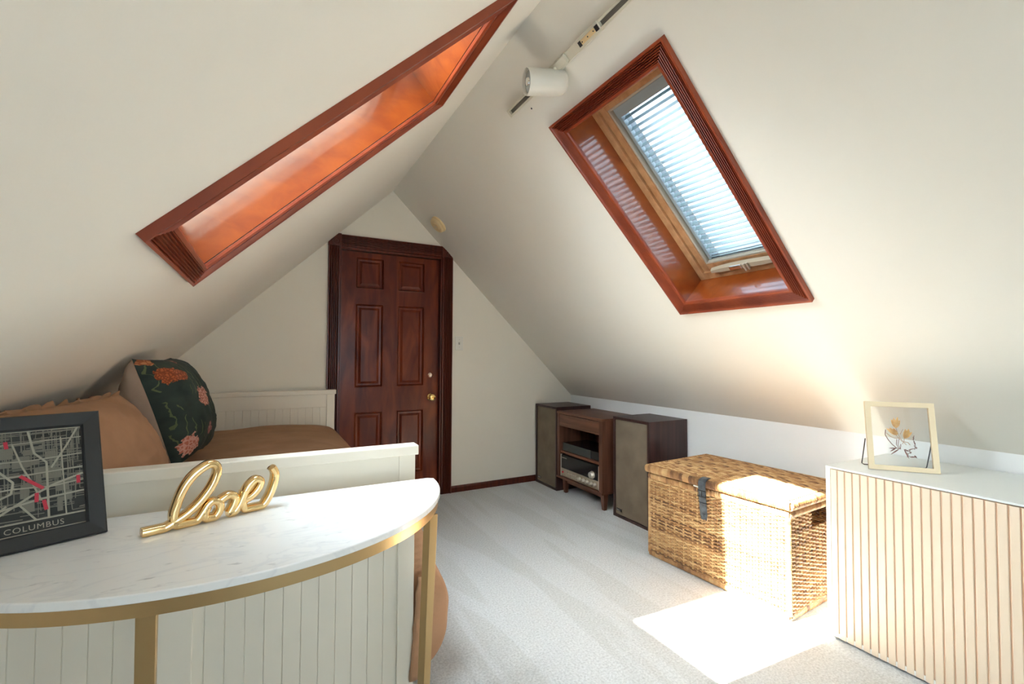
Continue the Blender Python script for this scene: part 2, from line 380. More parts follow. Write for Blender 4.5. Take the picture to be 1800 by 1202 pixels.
CW = 0.074
def skylight(W, name, right):
    P = W['P']; y0, y1, s0, s1 = W['y0'], W['y1'], W['s0'], W['s1']
    root = empty(name, P((y0 + y1) / 2, (s0 + s1) / 2, 0)); struct(root)
    ring(reeded(CW, 0.023, n=6), y0 - CW + 0.004, y1 + CW - 0.004, s0 - CW + 0.004, s1 + CW - 0.004, lambda y, s, h: P(y, s, -h), 'casing_board', M['casing'], root)
    D = 0.18
    # lining boards of the shaft
    for a in ((y0 - 0.0115, y0, s0 - 0.0115, s1 + 0.0115), (y1, y1 + 0.0115, s0 - 0.0115, s1 + 0.0115), (y0, y1, s0 - 0.0115, s0), (y0, y1, s1, s1 + 0.0115)):
        mb = MB(); mb.box(a[0], a[1], a[2], a[3], 0.004, D + 0.12, fn=lambda y, s, o: P(y, s, o)); mb.build('shaft_lining', M['well'], root)
    # pine frame
    if right: fy0, fy1, fs0, fs1 = y0 + 0.048, y1 - 0.075, s0 + 0.05, s1 - 0.085
    else: fy0, fy1, fs0, fs1 = y0 + 0.050, y1 - 0.050, s0 + 0.035, s1 - 0.05
    def fr(inner, outer, o0, o1, nm, mm, bev=0.003):
        iy0, iy1, is0, is1 = inner; oy0, oy1, os0, os1 = outer
        mb = MB()
        for a in ((oy0, iy0, os0, os1), (iy1, oy1, os0, os1), (iy0, iy1, os0, is0), (iy0, iy1, is1, os1)):
            mb.box(a[0], a[1], a[2], a[3], o0, o1, fn=lambda y, s, o: P(y, s, o))
        return mb.build(nm, mm, root, bevel=bev)
    k = 0.5
    mid = (y0 + (fy0 - y0) * k, y1 - (y1 - fy1) * k, s0 + (fs0 - s0) * k, s1 - (s1 - fs1) * k)
    fr(mid, (y0, y1, s0, s1), D - 0.006, D + 0.10, 'window_frame', M['pine'])
    fr((fy0, fy1, fs0, fs1), mid, D + 0.008, D + 0.10, 'window_sash', M['pine'])
    l = 0.010
    fr((fy0 + l, fy1 - l, fs0 + l, fs1 - l), (fy0, fy1, fs0, fs1), D + 0.012, D + 0.10, 'sash_lip', M['sash'], 0.002)
    g = 0.004 if not right else 0.018
    fr((fy0 + l + g, fy1 - l - g, fs0 + l + g * 1.6, fs1 - l - g), (fy0 + l, fy1 - l, fs0 + l, fs1 - l), D + 0.045, D + 0.10, 'gasket', M['gasket'] if right else M['sash'], 0.001)
    mb = MB(); mb.box(fy0, fy1, fs0, fs1, D + 0.075, D + 0.081, fn=lambda y, s, o: P(y, s, o)); mb.build('glass_pane', M['glass'], root)
    return root, (fy0, fy1, fs0, fs1), D

w1, fr1, DD = skylight(WR, 'window_1', True)
w2, fr2, _ = skylight(WL, 'window_2', False)
# ventilation bar with its latch on the bottom rail of the right skylight
yc = (fr1[0] + fr1[1]) / 2
mb = MB(); n = 14; pr_ = []
for i in range(n + 1):
    t = i / n; pr_.append((yc - 0.19 + 0.38 * t, sin(pi * t) ** 0.7 * 0.012 + 0.016))
for i in range(n):
    (ya, ha), (yb, hb) = pr_[i], pr_[i + 1]
    v = [PR(ya, WR['s1'] - 0.052 - ha, DD - 0.006), PR(ya, WR['s1'] - 0.052 + ha * 0.6, DD - 0.006), PR(yb, WR['s1'] - 0.052 + hb * 0.6, DD - 0.006), PR(yb, WR['s1'] - 0.052 - hb, DD - 0.006)]
    v += [PR(ya, WR['s1'] - 0.052 - ha * 0.6, DD - 0.024), PR(ya, WR['s1'] - 0.052 + ha * 0.3, DD - 0.024), PR(yb, WR['s1'] - 0.052 + hb * 0.3, DD - 0.024), PR(yb, WR['s1'] - 0.052 - hb * 0.6, DD - 0.024)]
    mb.add(v, [(0, 1, 2, 3), (4, 5, 6, 7), (0, 1, 5, 4), (3, 2, 6, 7), (0, 3, 7, 4), (1, 2, 6, 5)])
hb_ = mb.build('handle_bar', M['handle'], w1)
mb = MB(); mb.box(yc + 0.01, yc + 0.075, WR['s1'] - 0.070, WR['s1'] - 0.048, DD - 0.033, DD - 0.022, fn=lambda y, s, o: PR(y, s, o)); mb.build('latch', M['chrome'], w1, bevel=0.004)
mb = MB(); mb.tube([PR(yc - 0.01, WR['s1'] - 0.075, DD - 0.035), PR(yc - 0.01, WR['s1'] - 0.035, DD - 0.035)], 0.006); mb.tube([PR(yc - 0.025, WR['s1'] - 0.075, DD - 0.03), PR(yc - 0.025, WR['s1'] - 0.035, DD - 0.03)], 0.005); mb.build('latch_catch', M['handle'], w1, smooth=True)

# venetian blind in the right skylight
by0, by1 = fr1[0] + 0.030, fr1[1] - 0.030
bs0, bs1 = fr1[2] + 0.060, fr1[3] - 0.012
BO = DD + 0.045
vb = empty('venetian_blind', PR((by0 + by1) / 2, (bs0 + bs1) / 2, BO), 'pale aqua slatted blind covering the glass of the right-hand skylight', 'blind')
mb = MB(); mb.box(by0 - 0.012, by1 + 0.012, fr1[2] + 0.012, bs0, BO - 0.02, BO + 0.012, fn=PR); mb.build('head_rail', M['channel'], vb, bevel=0.002)
for a, b in ((by0 - 0.016, by0), (by1, by1 + 0.016)):
    mb = MB(); mb.box(a, b, bs0, bs1 + 0.008, BO - 0.012, BO + 0.015, fn=PR); mb.build('side_channel', M['channel'], vb, bevel=0.002)
ns = 29; pitch_ = (bs1 - bs0) / ns
tilt = radians(-112)
def slat_mesh(s, w=0.025):
    mb = MB(); v = []
    for y in (by0 + 0.002, by1 - 0.002):
        for k in range(5):
            q = (k / 4 - 0.5) * w; cr = 0.0022 * (1 - (2 * k / 4 - 1) ** 2)
            ds = q * cos(tilt) - cr * sin(tilt); do = q * sin(tilt) + cr * cos(tilt)
            v.append(PR(y, s + ds, BO - do))
    mb.add(v, [(k, k + 1, 6 + k, 5 + k) for k in range(4)])
    o = mb.build('slat', M['slat'], vb, smooth=True, fix=False)
    md = o.modifiers.new('t', 'SOLIDIFY'); md.thickness = 0.0006
    return o
for i in range(ns): slat_mesh(bs0 + pitch_ * (i + 0.5))
mb = MB(); mb.box(by0 + 0.002, by1 - 0.002, bs1 - 0.004, bs1 + 0.008, BO - 0.009, BO + 0.009, fn=PR); mb.build('bottom_rail', M['channel'], vb, bevel=0.002)
for y in (by1 - 0.055, by0 + 0.06):
    mb = MB(); mb.tube([PR(y, bs0, BO - 0.013), PR(y, bs1, BO - 0.013)], 0.0009, 6); mb.build('ladder_cord', M['cord'], vb)

# ------------------------------------------------------------------ door, its casing, switch
mb = MB(); yd = 3.86
PX = [(0.625, 0.848), (0.965, 1.198)]; PZ = [(1.735, 1.993), (0.933, 1.612), (0.20, 0.732)]
xs = [DX0 + 0.012, PX[0][0], PX[0][1], PX[1][0], PX[1][1], DX1 - 0.012]
zs = [0.012, PZ[2][0], PZ[2][1], PZ[1][0], PZ[1][1], PZ[0][0], PZ[0][1], DZ - 0.012]
mb.box(xs[0], xs[1], yd, yd + 0.035, zs[0], zs[-1]); mb.box(xs[4], xs[5], yd, yd + 0.035, zs[0], zs[-1]); mb.box(xs[2], xs[3], yd, yd + 0.035, zs[0], zs[-1])
for a, b in ((0, 1), (2, 3), (4, 5), (6, 7)):
    for c in (1, 3): mb.box(xs[c], xs[c + 1], yd, yd + 0.035, zs[a], zs[b])
door = struct(mb.build('door_1', M['door']))
for (a, b) in PX:
    for (c, d) in PZ:
        mb = MB()
        # moulding slope, field, raised centre
        rings_ = [(0, 0.002), (0.006, 0.000), (0.016, 0.014), (0.030, 0.015), (0.048, 0.006), (0.052, 0.006)]
        v = []
        for e, dy in rings_:
            v += [(a + e, yd + dy, c + e), (b - e, yd + dy, c + e), (b - e, yd + dy, d - e), (a + e, yd + dy, d - e)]
        f = []
        for i in range(len(rings_) - 1):
            for k in range(4): f.append((i * 4 + k, i * 4 + (k + 1) % 4, i * 4 + 4 + (k + 1) % 4, i * 4 + 4 + k))
        q = (len(rings_) - 1) * 4; f.append((q, q + 1, q + 2, q + 3))
        mb.add(v, f); mb.box(a, b, yd + 0.02, yd + 0.03, c, d)
        mb.build('door_panel', M['door'], door)
mb = MB(); mb.lathe([(0.0, -0.0), (0.030, 0.0), (0.030, 0.004), (0.024, 0.009), (0.012, 0.011), (0.011, 0.030), (0.022, 0.036), (0.029, 0.048), (0.027, 0.060), (0.016, 0.066), (0.009, 0.066), (0.007, 0.062), (0, 0.062)], (1.259, yd, 0.834), (0, -1, 0))
kn = mb.build('door_knob', M['brassknob'], door, smooth=True); kn['label'] = 'round polished brass knob'
mb = MB(); mb.box(1.259 - 0.0015, 1.259 + 0.0015, yd - 0.064, yd - 0.060, 0.828, 0.840); mb.build('keyhole', M['badge'], kn)
mb = MB(); mb.lathe([(0, 0), (0.024, 0.0), (0.024, 0.006), (0.020, 0.012), (0.013, 0.014), (0.012, 0.020), (0, 0.020)], (1.254, yd, 1.025), (0, -1, 0))
mb.build('deadbolt', M['nickel'], door, smooth=True)
# jambs behind the casing
tr = empty('trim_1', ((DX0 + DX1) / 2, YF, 0)); struct(tr)
mb = MB(); mb.box(DX0 - 0.012, DX0 + 0.010, YF - 0.001, YF + 0.13, 0, DZ); mb.box(DX1 - 0.010, DX1 + 0.012, YF - 0.001, YF + 0.13, 0, DZ); mb.box(DX0, DX1, YF - 0.001, YF + 0.13, DZ - 0.010, DZ + 0.012)
mb.box(DX0, DX1, YF + 0.100, YF + 0.115, 0, DZ)  # added panel behind the door, stops sky light leaking through its gaps
mb.build('door_jamb_and_light_stop', M['doorcas'], tr)
prof = reeded(0.094, 0.022, lip=0.012, inner=0.016, n=5)
for a, sgn in ((0.408, 1), (1.431, -1)):
    mb = MB(); v = []; n = len(prof)
    for z in (0, 2.052):
        for d, h in prof: v.append((a + sgn * d, YF - h, z))
    mb.add(v, [tuple(range(n))[::-1], tuple(range(n, 2 * n))] + [(i, (i + 1) % n, n + (i + 1) % n, n + i) for i in range(n)])
    mb.build('side_casing', M['doorcas'], tr)
mb = MB(); v = []
for x in (0.501, 1.337):
    for d, h in prof: v.append((x, YF - h, 2.145 - d))
mb.add(v, [tuple(range(n))[::-1], tuple(range(n, 2 * n))] + [(i, (i + 1) % n, n + (i + 1) % n, n + i) for i in range(n)])
mb.build('head_casing', M['doorcas'], tr)
for a, b in ((0.405, 0.501), (1.337, 1.433)):
    za, zb_ = zr(a) - 0.022, zr(b) - 0.022
    top = 2.150; poly = [(a, 2.052), (b, 2.052)]
    if zb_ < top: poly += [(b, max(zb_, 2.053))]
    else: poly += [(b, top), (RX - (RZ - top) / MS, top)] if a < RX else [(b, top)]
    if za >= top: poly += [(RX + (RZ - top) / MS, top), (a, top)] if RX + (RZ - top) / MS < b else [(a, top)]
    else: poly += [(a, max(za, 2.053))]
    # keep the polygon well ordered
    cxm = sum(p[0] for p in poly) / len(poly); czm = sum(p[1] for p in poly) / len(poly)
    poly = sorted(set(poly), key=lambda p: math.atan2(p[1] - czm, p[0] - cxm))
    mb = MB(); mb.prism(poly, 1, YF - 0.028, YF)
    blk = mb.build('corner_block', M['doorcas'], tr, bevel=0.002)
    cxb = a + 0.060 if a < RX else b - 0.060; czb = 2.052 + 0.040
    mb = MB(); mb.lathe([(0.0, 0.0), (0.030, 0), (0.030, 0.004), (0.024, 0.004), (0.021, 0.001), (0.014, 0.001), (0.012, 0.006), (0, 0.007)], (cxb, YF - 0.028, czb - 0.004), (0, -1, 0), 20)
    mb.build('rosette', M['doorcas'], blk, smooth=True)

sw = empty('light_switch', (1.502, YF, 1.303), 'white toggle light switch plate on the far wall just right of the door', 'light switch')
mb = MB(); mb.box(1.464, 1.540, YF - 0.006, YF, 1.242, 1.364); mb.build('switch_plate', M['plate'], sw, bevel=0.003)
mb = MB(); mb.prism([(YF - 0.006, 1.29), (YF - 0.020, 1.300), (YF - 0.020, 1.308), (YF - 0.006, 1.316)], 0, 1.497, 1.507); mb.build('toggle', M['spot'], sw, bevel=0.001)
for z in (1.270, 1.336):
    mb = MB(); mb.lathe([(0, 0), (0.0035, 0), (0.0030, 0.001), (0, 0.0014)], (1.502, YF - 0.006, z), (0, -1, 0), 12); mb.build('screw', M['cord'], sw)

# ------------------------------------------------------------------ things on the right slope
sdn = Vector(PR(3.535, 0.430)); nin = Vector((-SN, 0, -CS))
sm = empty('smoke_detector', sdn, 'round yellowed smoke detector on the right slope near the door', 'smoke detector')
mb = MB(); mb.lathe([(0, 0), (0.072, 0), (0.072, 0.010), (0.069, 0.014), (0, 0.014)], sdn, nin, 40); mb.build('mounting_plate', M['smoke'], sm, smooth=True)
mb = MB(); mb.lathe([(0, 0.014), (0.064, 0.014), (0.067, 0.020), (0.065, 0.030), (0.058, 0.036), (0.046, 0.038), (0.044, 0.034), (0.038, 0.034), (0.035, 0.041), (0.012, 0.043), (0, 0.043)], sdn, nin, 40); mb.build('cover', M['smoke'], sm, smooth=True)
mb = MB(); mb.lathe([(0, 0.042), (0.006, 0.042), (0.006, 0.046), (0, 0.046)], sdn, nin, 14); mb.build('test_button', M['cord'], sm)

ts = 0.214
tk = empty('light_track', PR(1.2, ts), 'ivory track rail running along the right slope beside the ridge', 'light track')
def rail(y0, y1, nm='rail_section'):
    mb = MB()
    mb.box(y0, y1, ts - 0.018, ts - 0.0085, -0.020, 0.0, fn=PR); mb.box(y0, y1, ts + 0.0085, ts + 0.018, -0.020, 0.0, fn=PR); mb.box(y0, y1, ts - 0.0085, ts + 0.0085, -0.005, 0.0, fn=PR)
    o = mb.build(nm, M['trackw'], tk, bevel=0.001)
    mb = MB(); mb.box(y0 + 0.001, y1 - 0.001, ts - 0.0082, ts + 0.0082, -0.008, -0.005, fn=PR); mb.build('conductor_slot', M['trackslot'], o)
    for k in range(max(1, int((y1 - y0) / 0.3))):
        yy = y0 + 0.05 + k * 0.28
        if yy < y1:
            mb = MB(); mb.lathe([(0, 0), (0.004, 0), (0.003, 0.002), (0, 0.003)], PR(yy, ts, -0.008), nin, 10); mb.build('screw', M['wire'], o)
rail(1.62, 1.995); rail(0.30, 1.30)
mb = MB(); mb.box(1.982, 1.998, ts - 0.019, ts + 0.019, -0.021, 0, fn=PR); mb.build('end_cap', M['trackw'], tk, bevel=0.002)
mb = MB(); mb.box(1.50, 1.63, ts - 0.021, ts + 0.021, -0.026, 0, fn=PR); mb.box(1.42, 1.50, ts - 0.019, ts + 0.019, -0.022, 0, fn=PR); mb.box(1.545, 1.56, ts - 0.023, ts + 0.023, -0.028, 0, fn=PR); mb.build('joint_connector', M['trackw'], tk, bevel=0.002)
mb = MB(); mb.box(1.29, 1.43, ts - 0.020, ts + 0.020, -0.023, 0, fn=PR)
jc = mb.build('joint_connector', M['trackw'], tk, bevel=0.002)
mb = MB(); mb.box(1.315, 1.395, ts - 0.009, ts + 0.009, -0.0262, -0.022, fn=PR); cp = mb.build('cover_plate', M['smoke'], jc, bevel=0.001)
mb = MB(); mb.box(1.396, 1.412, ts - 0.010, ts + 0.010, -0.0245, -0.022, fn=PR); mb.build('slot_opening', M['wire'], jc)
mb = MB(); mb.box(1.296, 1.313, ts - 0.010, ts + 0.010, -0.0245, -0.022, fn=PR); mb.build('slot_opening', M['wire'], jc)
for yy in (1.322, 1.355, 1.388):
    mb = MB(); mb.lathe([(0, 0), (0.0028, 0), (0.002, 0.0012), (0, 0.0015)], PR(yy, ts, -0.0262), nin, 10); mb.build('screw', M['wire'], cp)

mdir = Vector((-0.97, 0.20, -0.14)).normalized()
sc = Vector((1.003, 1.600, 2.340))
sp = empty('spotlight', PR(1.56, ts, -0.02), 'off-white cylindrical spotlight hanging from the ceiling track', 'spotlight')
R0 = 0.052
mb = MB(); mb.lathe([(0, 0.068), (R0 - 0.005, 0.068), (R0 - 0.004, 0.079), (R0 - 0.001, 0.082), (R0, 0.079), (R0, -0.055), (R0 * 0.97, -0.070), (R0 * 0.88, -0.083), (R0 * 0.70, -0.092), (R0 * 0.4, -0.096), (0, -0.097)], sc, mdir, 40)
mb.build('lamp_housing', M['spot'], sp, smooth=True)
mb = MB(); mb.lathe([(0, 0.069), (R0 - 0.007, 0.069), (R0 - 0.010, 0.0715), (R0 * 0.55, 0.0725), (0, 0.073)], sc, mdir, 32); mb.build('lamp_lens', M['lens'], sp, smooth=True)
mb = MB(); mb.lathe([(R0 * 0.10, 0.0725), (R0 * 0.35, 0.0735), (R0 * 0.30, 0.079), (0, 0.080)], sc, mdir, 20); mb.build('bulb_cap', M['chrome'], sp, smooth=True)
mb = MB(); q = Vector(PR(1.555, ts, -0.02)); mb.tube([q, q + nin * 0.02 + (sc - q) * 0.1, sc - (sc - q).normalized() * R0 * 0.8], 0.009, 12); mb.box(1.49, 1.60, ts - 0.015, ts + 0.015, -0.042, -0.024, fn=PR); mb.build('swivel_adapter', M['trackw'], sp, bevel=0.001)
mb = MB(); mb.lathe([(0, 0), (0.0045, 0), (0.0035, 0.0025), (0, 0.003)], PR(1.86, 0.265), nin, 12)
tag(mb.build('screw', M['wire']), 'tiny dark screw left in the right slope below the spotlight', 'screw')

# ------------------------------------------------------------------ daybed
NB = 1.580
bed = empty('daybed', (-0.2, 2.7, 0), 'white panelled daybed under the left slope with bead-board end panels', 'bed')
def end_panel(yf, th, ztop, name, face):
    """face = -1 looks at the camera; posts, rails, bead board, cap"""
    x0, x1 = -0.70, 0.463
    xl = x0
    mb = MB()
    for a, b in ((x0, x0 + 0.055), (x1 - 0.056, x1)): mb.box(a, b, yf, yf + th, 0, ztop - 0.030)
    if name == 'foot_panel': mb.box(-0.275, -0.172, yf, yf + th, 0.05, 0.76)
    for a, b in ((ztop - 0.130, ztop - 0.030), (0.0, 0.022)): mb.box(x0 + 0.05, x1 - 0.05, yf + 0.004, yf + th - 0.004, a, b)
    o = mb.build(name, M['white'], bed, bevel=0.0015)
    mb = MB(); mb.box(x0 - 0.01, x1 + 0.009, yf - 0.012, yf + th + 0.012, ztop - 0.033, ztop); mb.build('top_cap', M['white'], o, bevel=0.003)
    mb = MB(); x = x0 + 0.05; w = 0.0505
    ya, yb = yf + 0.010, yf + th - 0.010
    while x < x1 - 0.055:
        xe = min(x + w, x1 - 0.05); g = 0.0016
        mb.prism([(x, ya + 0.003), (x + g, ya), (xe - g, ya), (xe, ya + 0.003), (xe, yb - 0.003), (xe - g, yb), (x + g, yb), (x, yb - 0.003)], 2, 0.02, ztop - 0.13); x = xe
    mb.build('bead_board', M['white'], o)
    return o
# the near panel carries a plain tall rail; its boards start under the table edge
end_panel(NB, 0.036, 0.886, 'foot_panel', -1)
end_panel(3.745, 0.036, 0.930, 'head_panel', -1)
mb = MB(); mb.box(0.415, 0.440, NB + 0.036, 3.745, 0.06, 0.36); mb.build('side_rail', M['white'], bed, bevel=0.002)
mb = MB(); mb.box(-0.70, -0.675, NB + 0.036, 3.745, 0.06, 0.80); mb.build('back_panel', M['white'], bed, bevel=0.002)
mb = MB(); mb.box(-0.672, 0.412, NB + 0.04, 3.74, 0.30, 0.36); mb.build('bed_slat_base', M['white'], bed)
mb = MB(); mb.box(-0.665, 0.410, NB + 0.045, 3.735, 0.365, 0.585); tag(mb.build('mattress', M['mattress'], bevel=0.03, seg=3, smooth=True), 'mattress of the daybed under the tan comforter', 'mattress')

def comforter():
    prof = [(-0.655, 0.600), (-0.60, 0.645), (-0.45, 0.675), (-0.20, 0.700), (0.05, 0.708), (0.25, 0.700), (0.38, 0.680), (0.455, 0.640), (0.510, 0.575), (0.548, 0.495), (0.584, 0.405), (0.624, 0.310), (0.628, 0.215), (0.606, 0.130),
            (0.565, 0.085), (0.535, 0.065), (0.505, 0.070), (0.492, 0.11), (0.488, 0.25), (0.480, 0.38), (0.465, 0.50), (0.442, 0.585), (0.40, 0.602), (0.1, 0.606), (-0.3, 0.604), (-0.60, 0.596)]
    # refine the profile
    pf = []
    for i in range(len(prof)):
        a, b = prof[i], prof[(i + 1) % len(prof)]; k = 3
        for j in range(k): pf.append((a[0] + (b[0] - a[0]) * j / k, a[1] + (b[1] - a[1]) * j / k))
    for _ in range(3):
        pf = [((pf[i - 1][0] + 2 * pf[i][0] + pf[(i + 1) % len(pf)][0]) / 4, (pf[i - 1][1] + 2 * pf[i][1] + pf[(i + 1) % len(pf)][1]) / 4) for i in range(len(pf))]
    n = len(pf); ny = 90; y0, y1 = NB + 0.048, 3.735; v = []; f = []
    for j in range(ny):
        t = j / (ny - 1); y = y0 + (y1 - y0) * t
        e = min(t, 1 - t) * (y1 - y0)
        puff = 1 - 0.5 * math.exp(-e / 0.05)
        for i, (x, z) in enumerate(pf):
            hang = x > 0.44
            xx, zz = x, z
            if hang:
                mid = 0.475 - (0.5 - min(z, 0.5)) * -0.03
                xx = mid + (x - mid) * (0.80 + 0.20 * puff)
                # folds in the hanging side
                w = 0.012 * mnoise.noise(Vector((y * 5, z * 2.2, 1.0))) + 0.006 * mnoise.noise(Vector((y * 13, z * 8, 4.0)))
                cr = -0.020 * math.exp(-((z - 0.40 - 0.15 * (y - NB)) / 0.014) ** 2) * math.exp(-((y - NB - 0.07) / 0.10) ** 2)
                cr += -0.012 * math.exp(-((z - 0.22 + 0.5 * (y - NB - 0.1)) / 0.018) ** 2) * math.exp(-((y - NB - 0.12) / 0.10) ** 2)
                xx += (w + cr) if x > 0.50 else 0
                xx = max(xx, 0.447) if z < 0.58 else xx
            elif z > 0.61:
                zz = 0.60 + (z - 0.60) * (0.55 + 0.45 * puff) + 0.016 * mnoise.noise(Vector((x * 3.0, y * 2.2, 2.0))) + 0.005 * mnoise.noise(Vector((x * 9, y * 8, 3.0)))
            v.append((xx, y, zz))
    for j in range(ny - 1):
        for i in range(n): f.append((j * n + i, j * n + (i + 1) % n, (j + 1) * n + (i + 1) % n, (j + 1) * n + i))
    f += [tuple(range(n)), tuple(range((ny - 1) * n, ny * n))[::-1]]
    mb = MB(); mb.add(v, f)
    # folded hem hanging at the near corner
    o = mb.build('comforter', M['brown'], bevel=0.0, smooth=True)
    for p in o.data.polygons:
        if len(p.vertices) > 4: p.use_smooth = False
    md = o.modifiers.new('s', 'SUBSURF'); md.levels = 1; md.render_levels = 1
    tag(o, 'tan brown comforter spread over the daybed and hanging over its front side', 'comforter')
    mb = MB(); v = []; f = []
    nu, nv = 20, 6
    for a in range(nu + 1):
        t = a / nu; z = 0.43 - 0.345 * t
        for b in range(nv + 1):
            s_ = b / nv
            x = 0.474 - 0.026 * t + (0.040 + 0.025 * t) * s_ + 0.005 * mnoise.noise(Vector((t * 9, s_ * 2, 0)))
            y = NB - 0.008 - 0.006 * sin(pi * s_) + 0.045 * s_ ** 2 - 0.008 * mnoise.noise(Vector((t * 6, s_ * 3, 5)))
            v.append((x, y, z))
    for a in range(nu):
        for b in range(nv): f.append((a * (nv + 1) + b, a * (nv + 1) + b + 1, (a + 1) * (nv + 1) + b + 1, (a + 1) * (nv + 1) + b))
    mb.add(v, f); h = mb.build('hem', M['brown'], o, smooth=True)
    md = h.modifiers.new('t', 'SOLIDIFY'); md.thickness = 0.008; md.offset = 0
comforter()

# ------------------------------------------------------------------ pillows
def basis(n, roll_=0.0, up_=Vector((0, 0, 1))):
    n = Vector(n).normalized(); a = up_ - n * n.dot(up_); a.normalize(); b = a.cross(n); b.normalize()
    if roll_:
        q = Matrix.Rotation(roll_, 3, n); a = q @ a; b = q @ b
    return b, a, n      # right, up, out
def pillow(c, w, h, t, n, roll_, seed, side, pinch=0.10, N=40, rim=0.0, ex=0.5):
    b, a, n = basis(n, roll_); c = Vector(c); v = []; f = []
    for j in range(N + 1):
        for i in range(N + 1):
            u = -1 + 2 * i / N; q = -1 + 2 * j / N
            su = 1 - pinch * (1 - q * q) ** 0.0 * 0 ; 
            px = u * (1 - pinch * (1 - abs(u)) * 0) * w / 2 * (1 - pinch * (1 - (abs(q)) ** 1.5 * 1.0) * 0.5 * abs(u) ** 3)
            py = q * h / 2 * (1 - pinch * (1 - (abs(u)) ** 1.5) * 0.5 * abs(q) ** 3)
            th = t / 2 * ((1 - abs(u) ** 2.4) * (1 - abs(q) ** 2.4)) ** ex
            wr = 0.006 * mnoise.noise(Vector((u * 3.2 + seed, q * 3.2, side))) * min(1, th / (t * 0.15)) + 0.003 * mnoise.noise(Vector((u * 9 + seed, q * 9, side)))
            edge = max(abs(u), abs(q))
            wr *= min(1, (1 - edge) * 8)
            v.append(c + b * px + a * py + n * side * (th + wr * 1.4 + 0.0005))
    for j in range(N):
        for i in range(N):
            k = j * (N + 1) + i; f.append((k, k + 1, k + N + 2, k + N + 1))
    return v, f
def ruffle(c, w, h, n, roll_, out, seed, sides=(0, 1, 2, 3)):
    """flange of gathered cloth round the pillow seam"""
    b, a, n = basis(n, roll_); c = Vector(c); v = []; f = []; per = []
    K = 60
    cor = [(-1, -1), (1, -1), (1, 1), (-1, 1)]
    for s in range(4):
        p, q = cor[s], cor[(s + 1) % 4]
        for k in range(K): per.append((p[0] + (q[0] - p[0]) * k / K, p[1] + (q[1] - p[1]) * k / K))
    rows = 4
    for i, (u, q) in enumerate(per):
        for r in range(rows + 1):
            e = r / rows
            wob = 0.010 * e * sin(i * 1.1 + seed) + 0.008 * e * mnoise.noise(Vector((i * 0.35, e, seed)))
            px = u * (w / 2 - 0.004 + (out + 0.006 * sin(i * 0.7)) * e); py = q * (h / 2 - 0.004 + (out + 0.006 * sin(i * 0.9)) * e)
            v.append(c + b * px + a * py + n * wob)
    m_ = len(per)
    for i in range(m_):
        for r in range(rows): f.append((i * (rows + 1) + r, i * (rows + 1) + r + 1, ((i + 1) % m_) * (rows + 1) + r + 1, ((i + 1) % m_) * (rows + 1) + r))
    return v, f

# big tan sham, long side along the bed, leaning back on the slope
SN_ = (0.87, -0.14, 0.47); SC = (-0.492, 1.995, 0.862)
sh = empty('pillow_sham', (SC[0], SC[1], 0.66), 'large tan brown ruffle-edged pillow leaning under the slope behind the map frame', 'pillow')
for sd_, nm in ((1, 'front_cover'), (-1, 'back_cover')):
    v, f = pillow(SC, 0.74, 0.39, 0.21, SN_, radians(0), 3.3, sd_, pinch=0.10)
    mb = MB(); mb.add(v, f); mb.build(nm, M['brown'], sh, smooth=True, fix=False)
v, f = ruffle(SC, 0.72, 0.38, SN_, 0, 0.016, 1.0); mb = MB(); mb.add(v, f); o = mb.build('ruffle', M['brown'], sh, smooth=True)
md = o.modifiers.new('t', 'SOLIDIFY'); md.thickness = 0.003

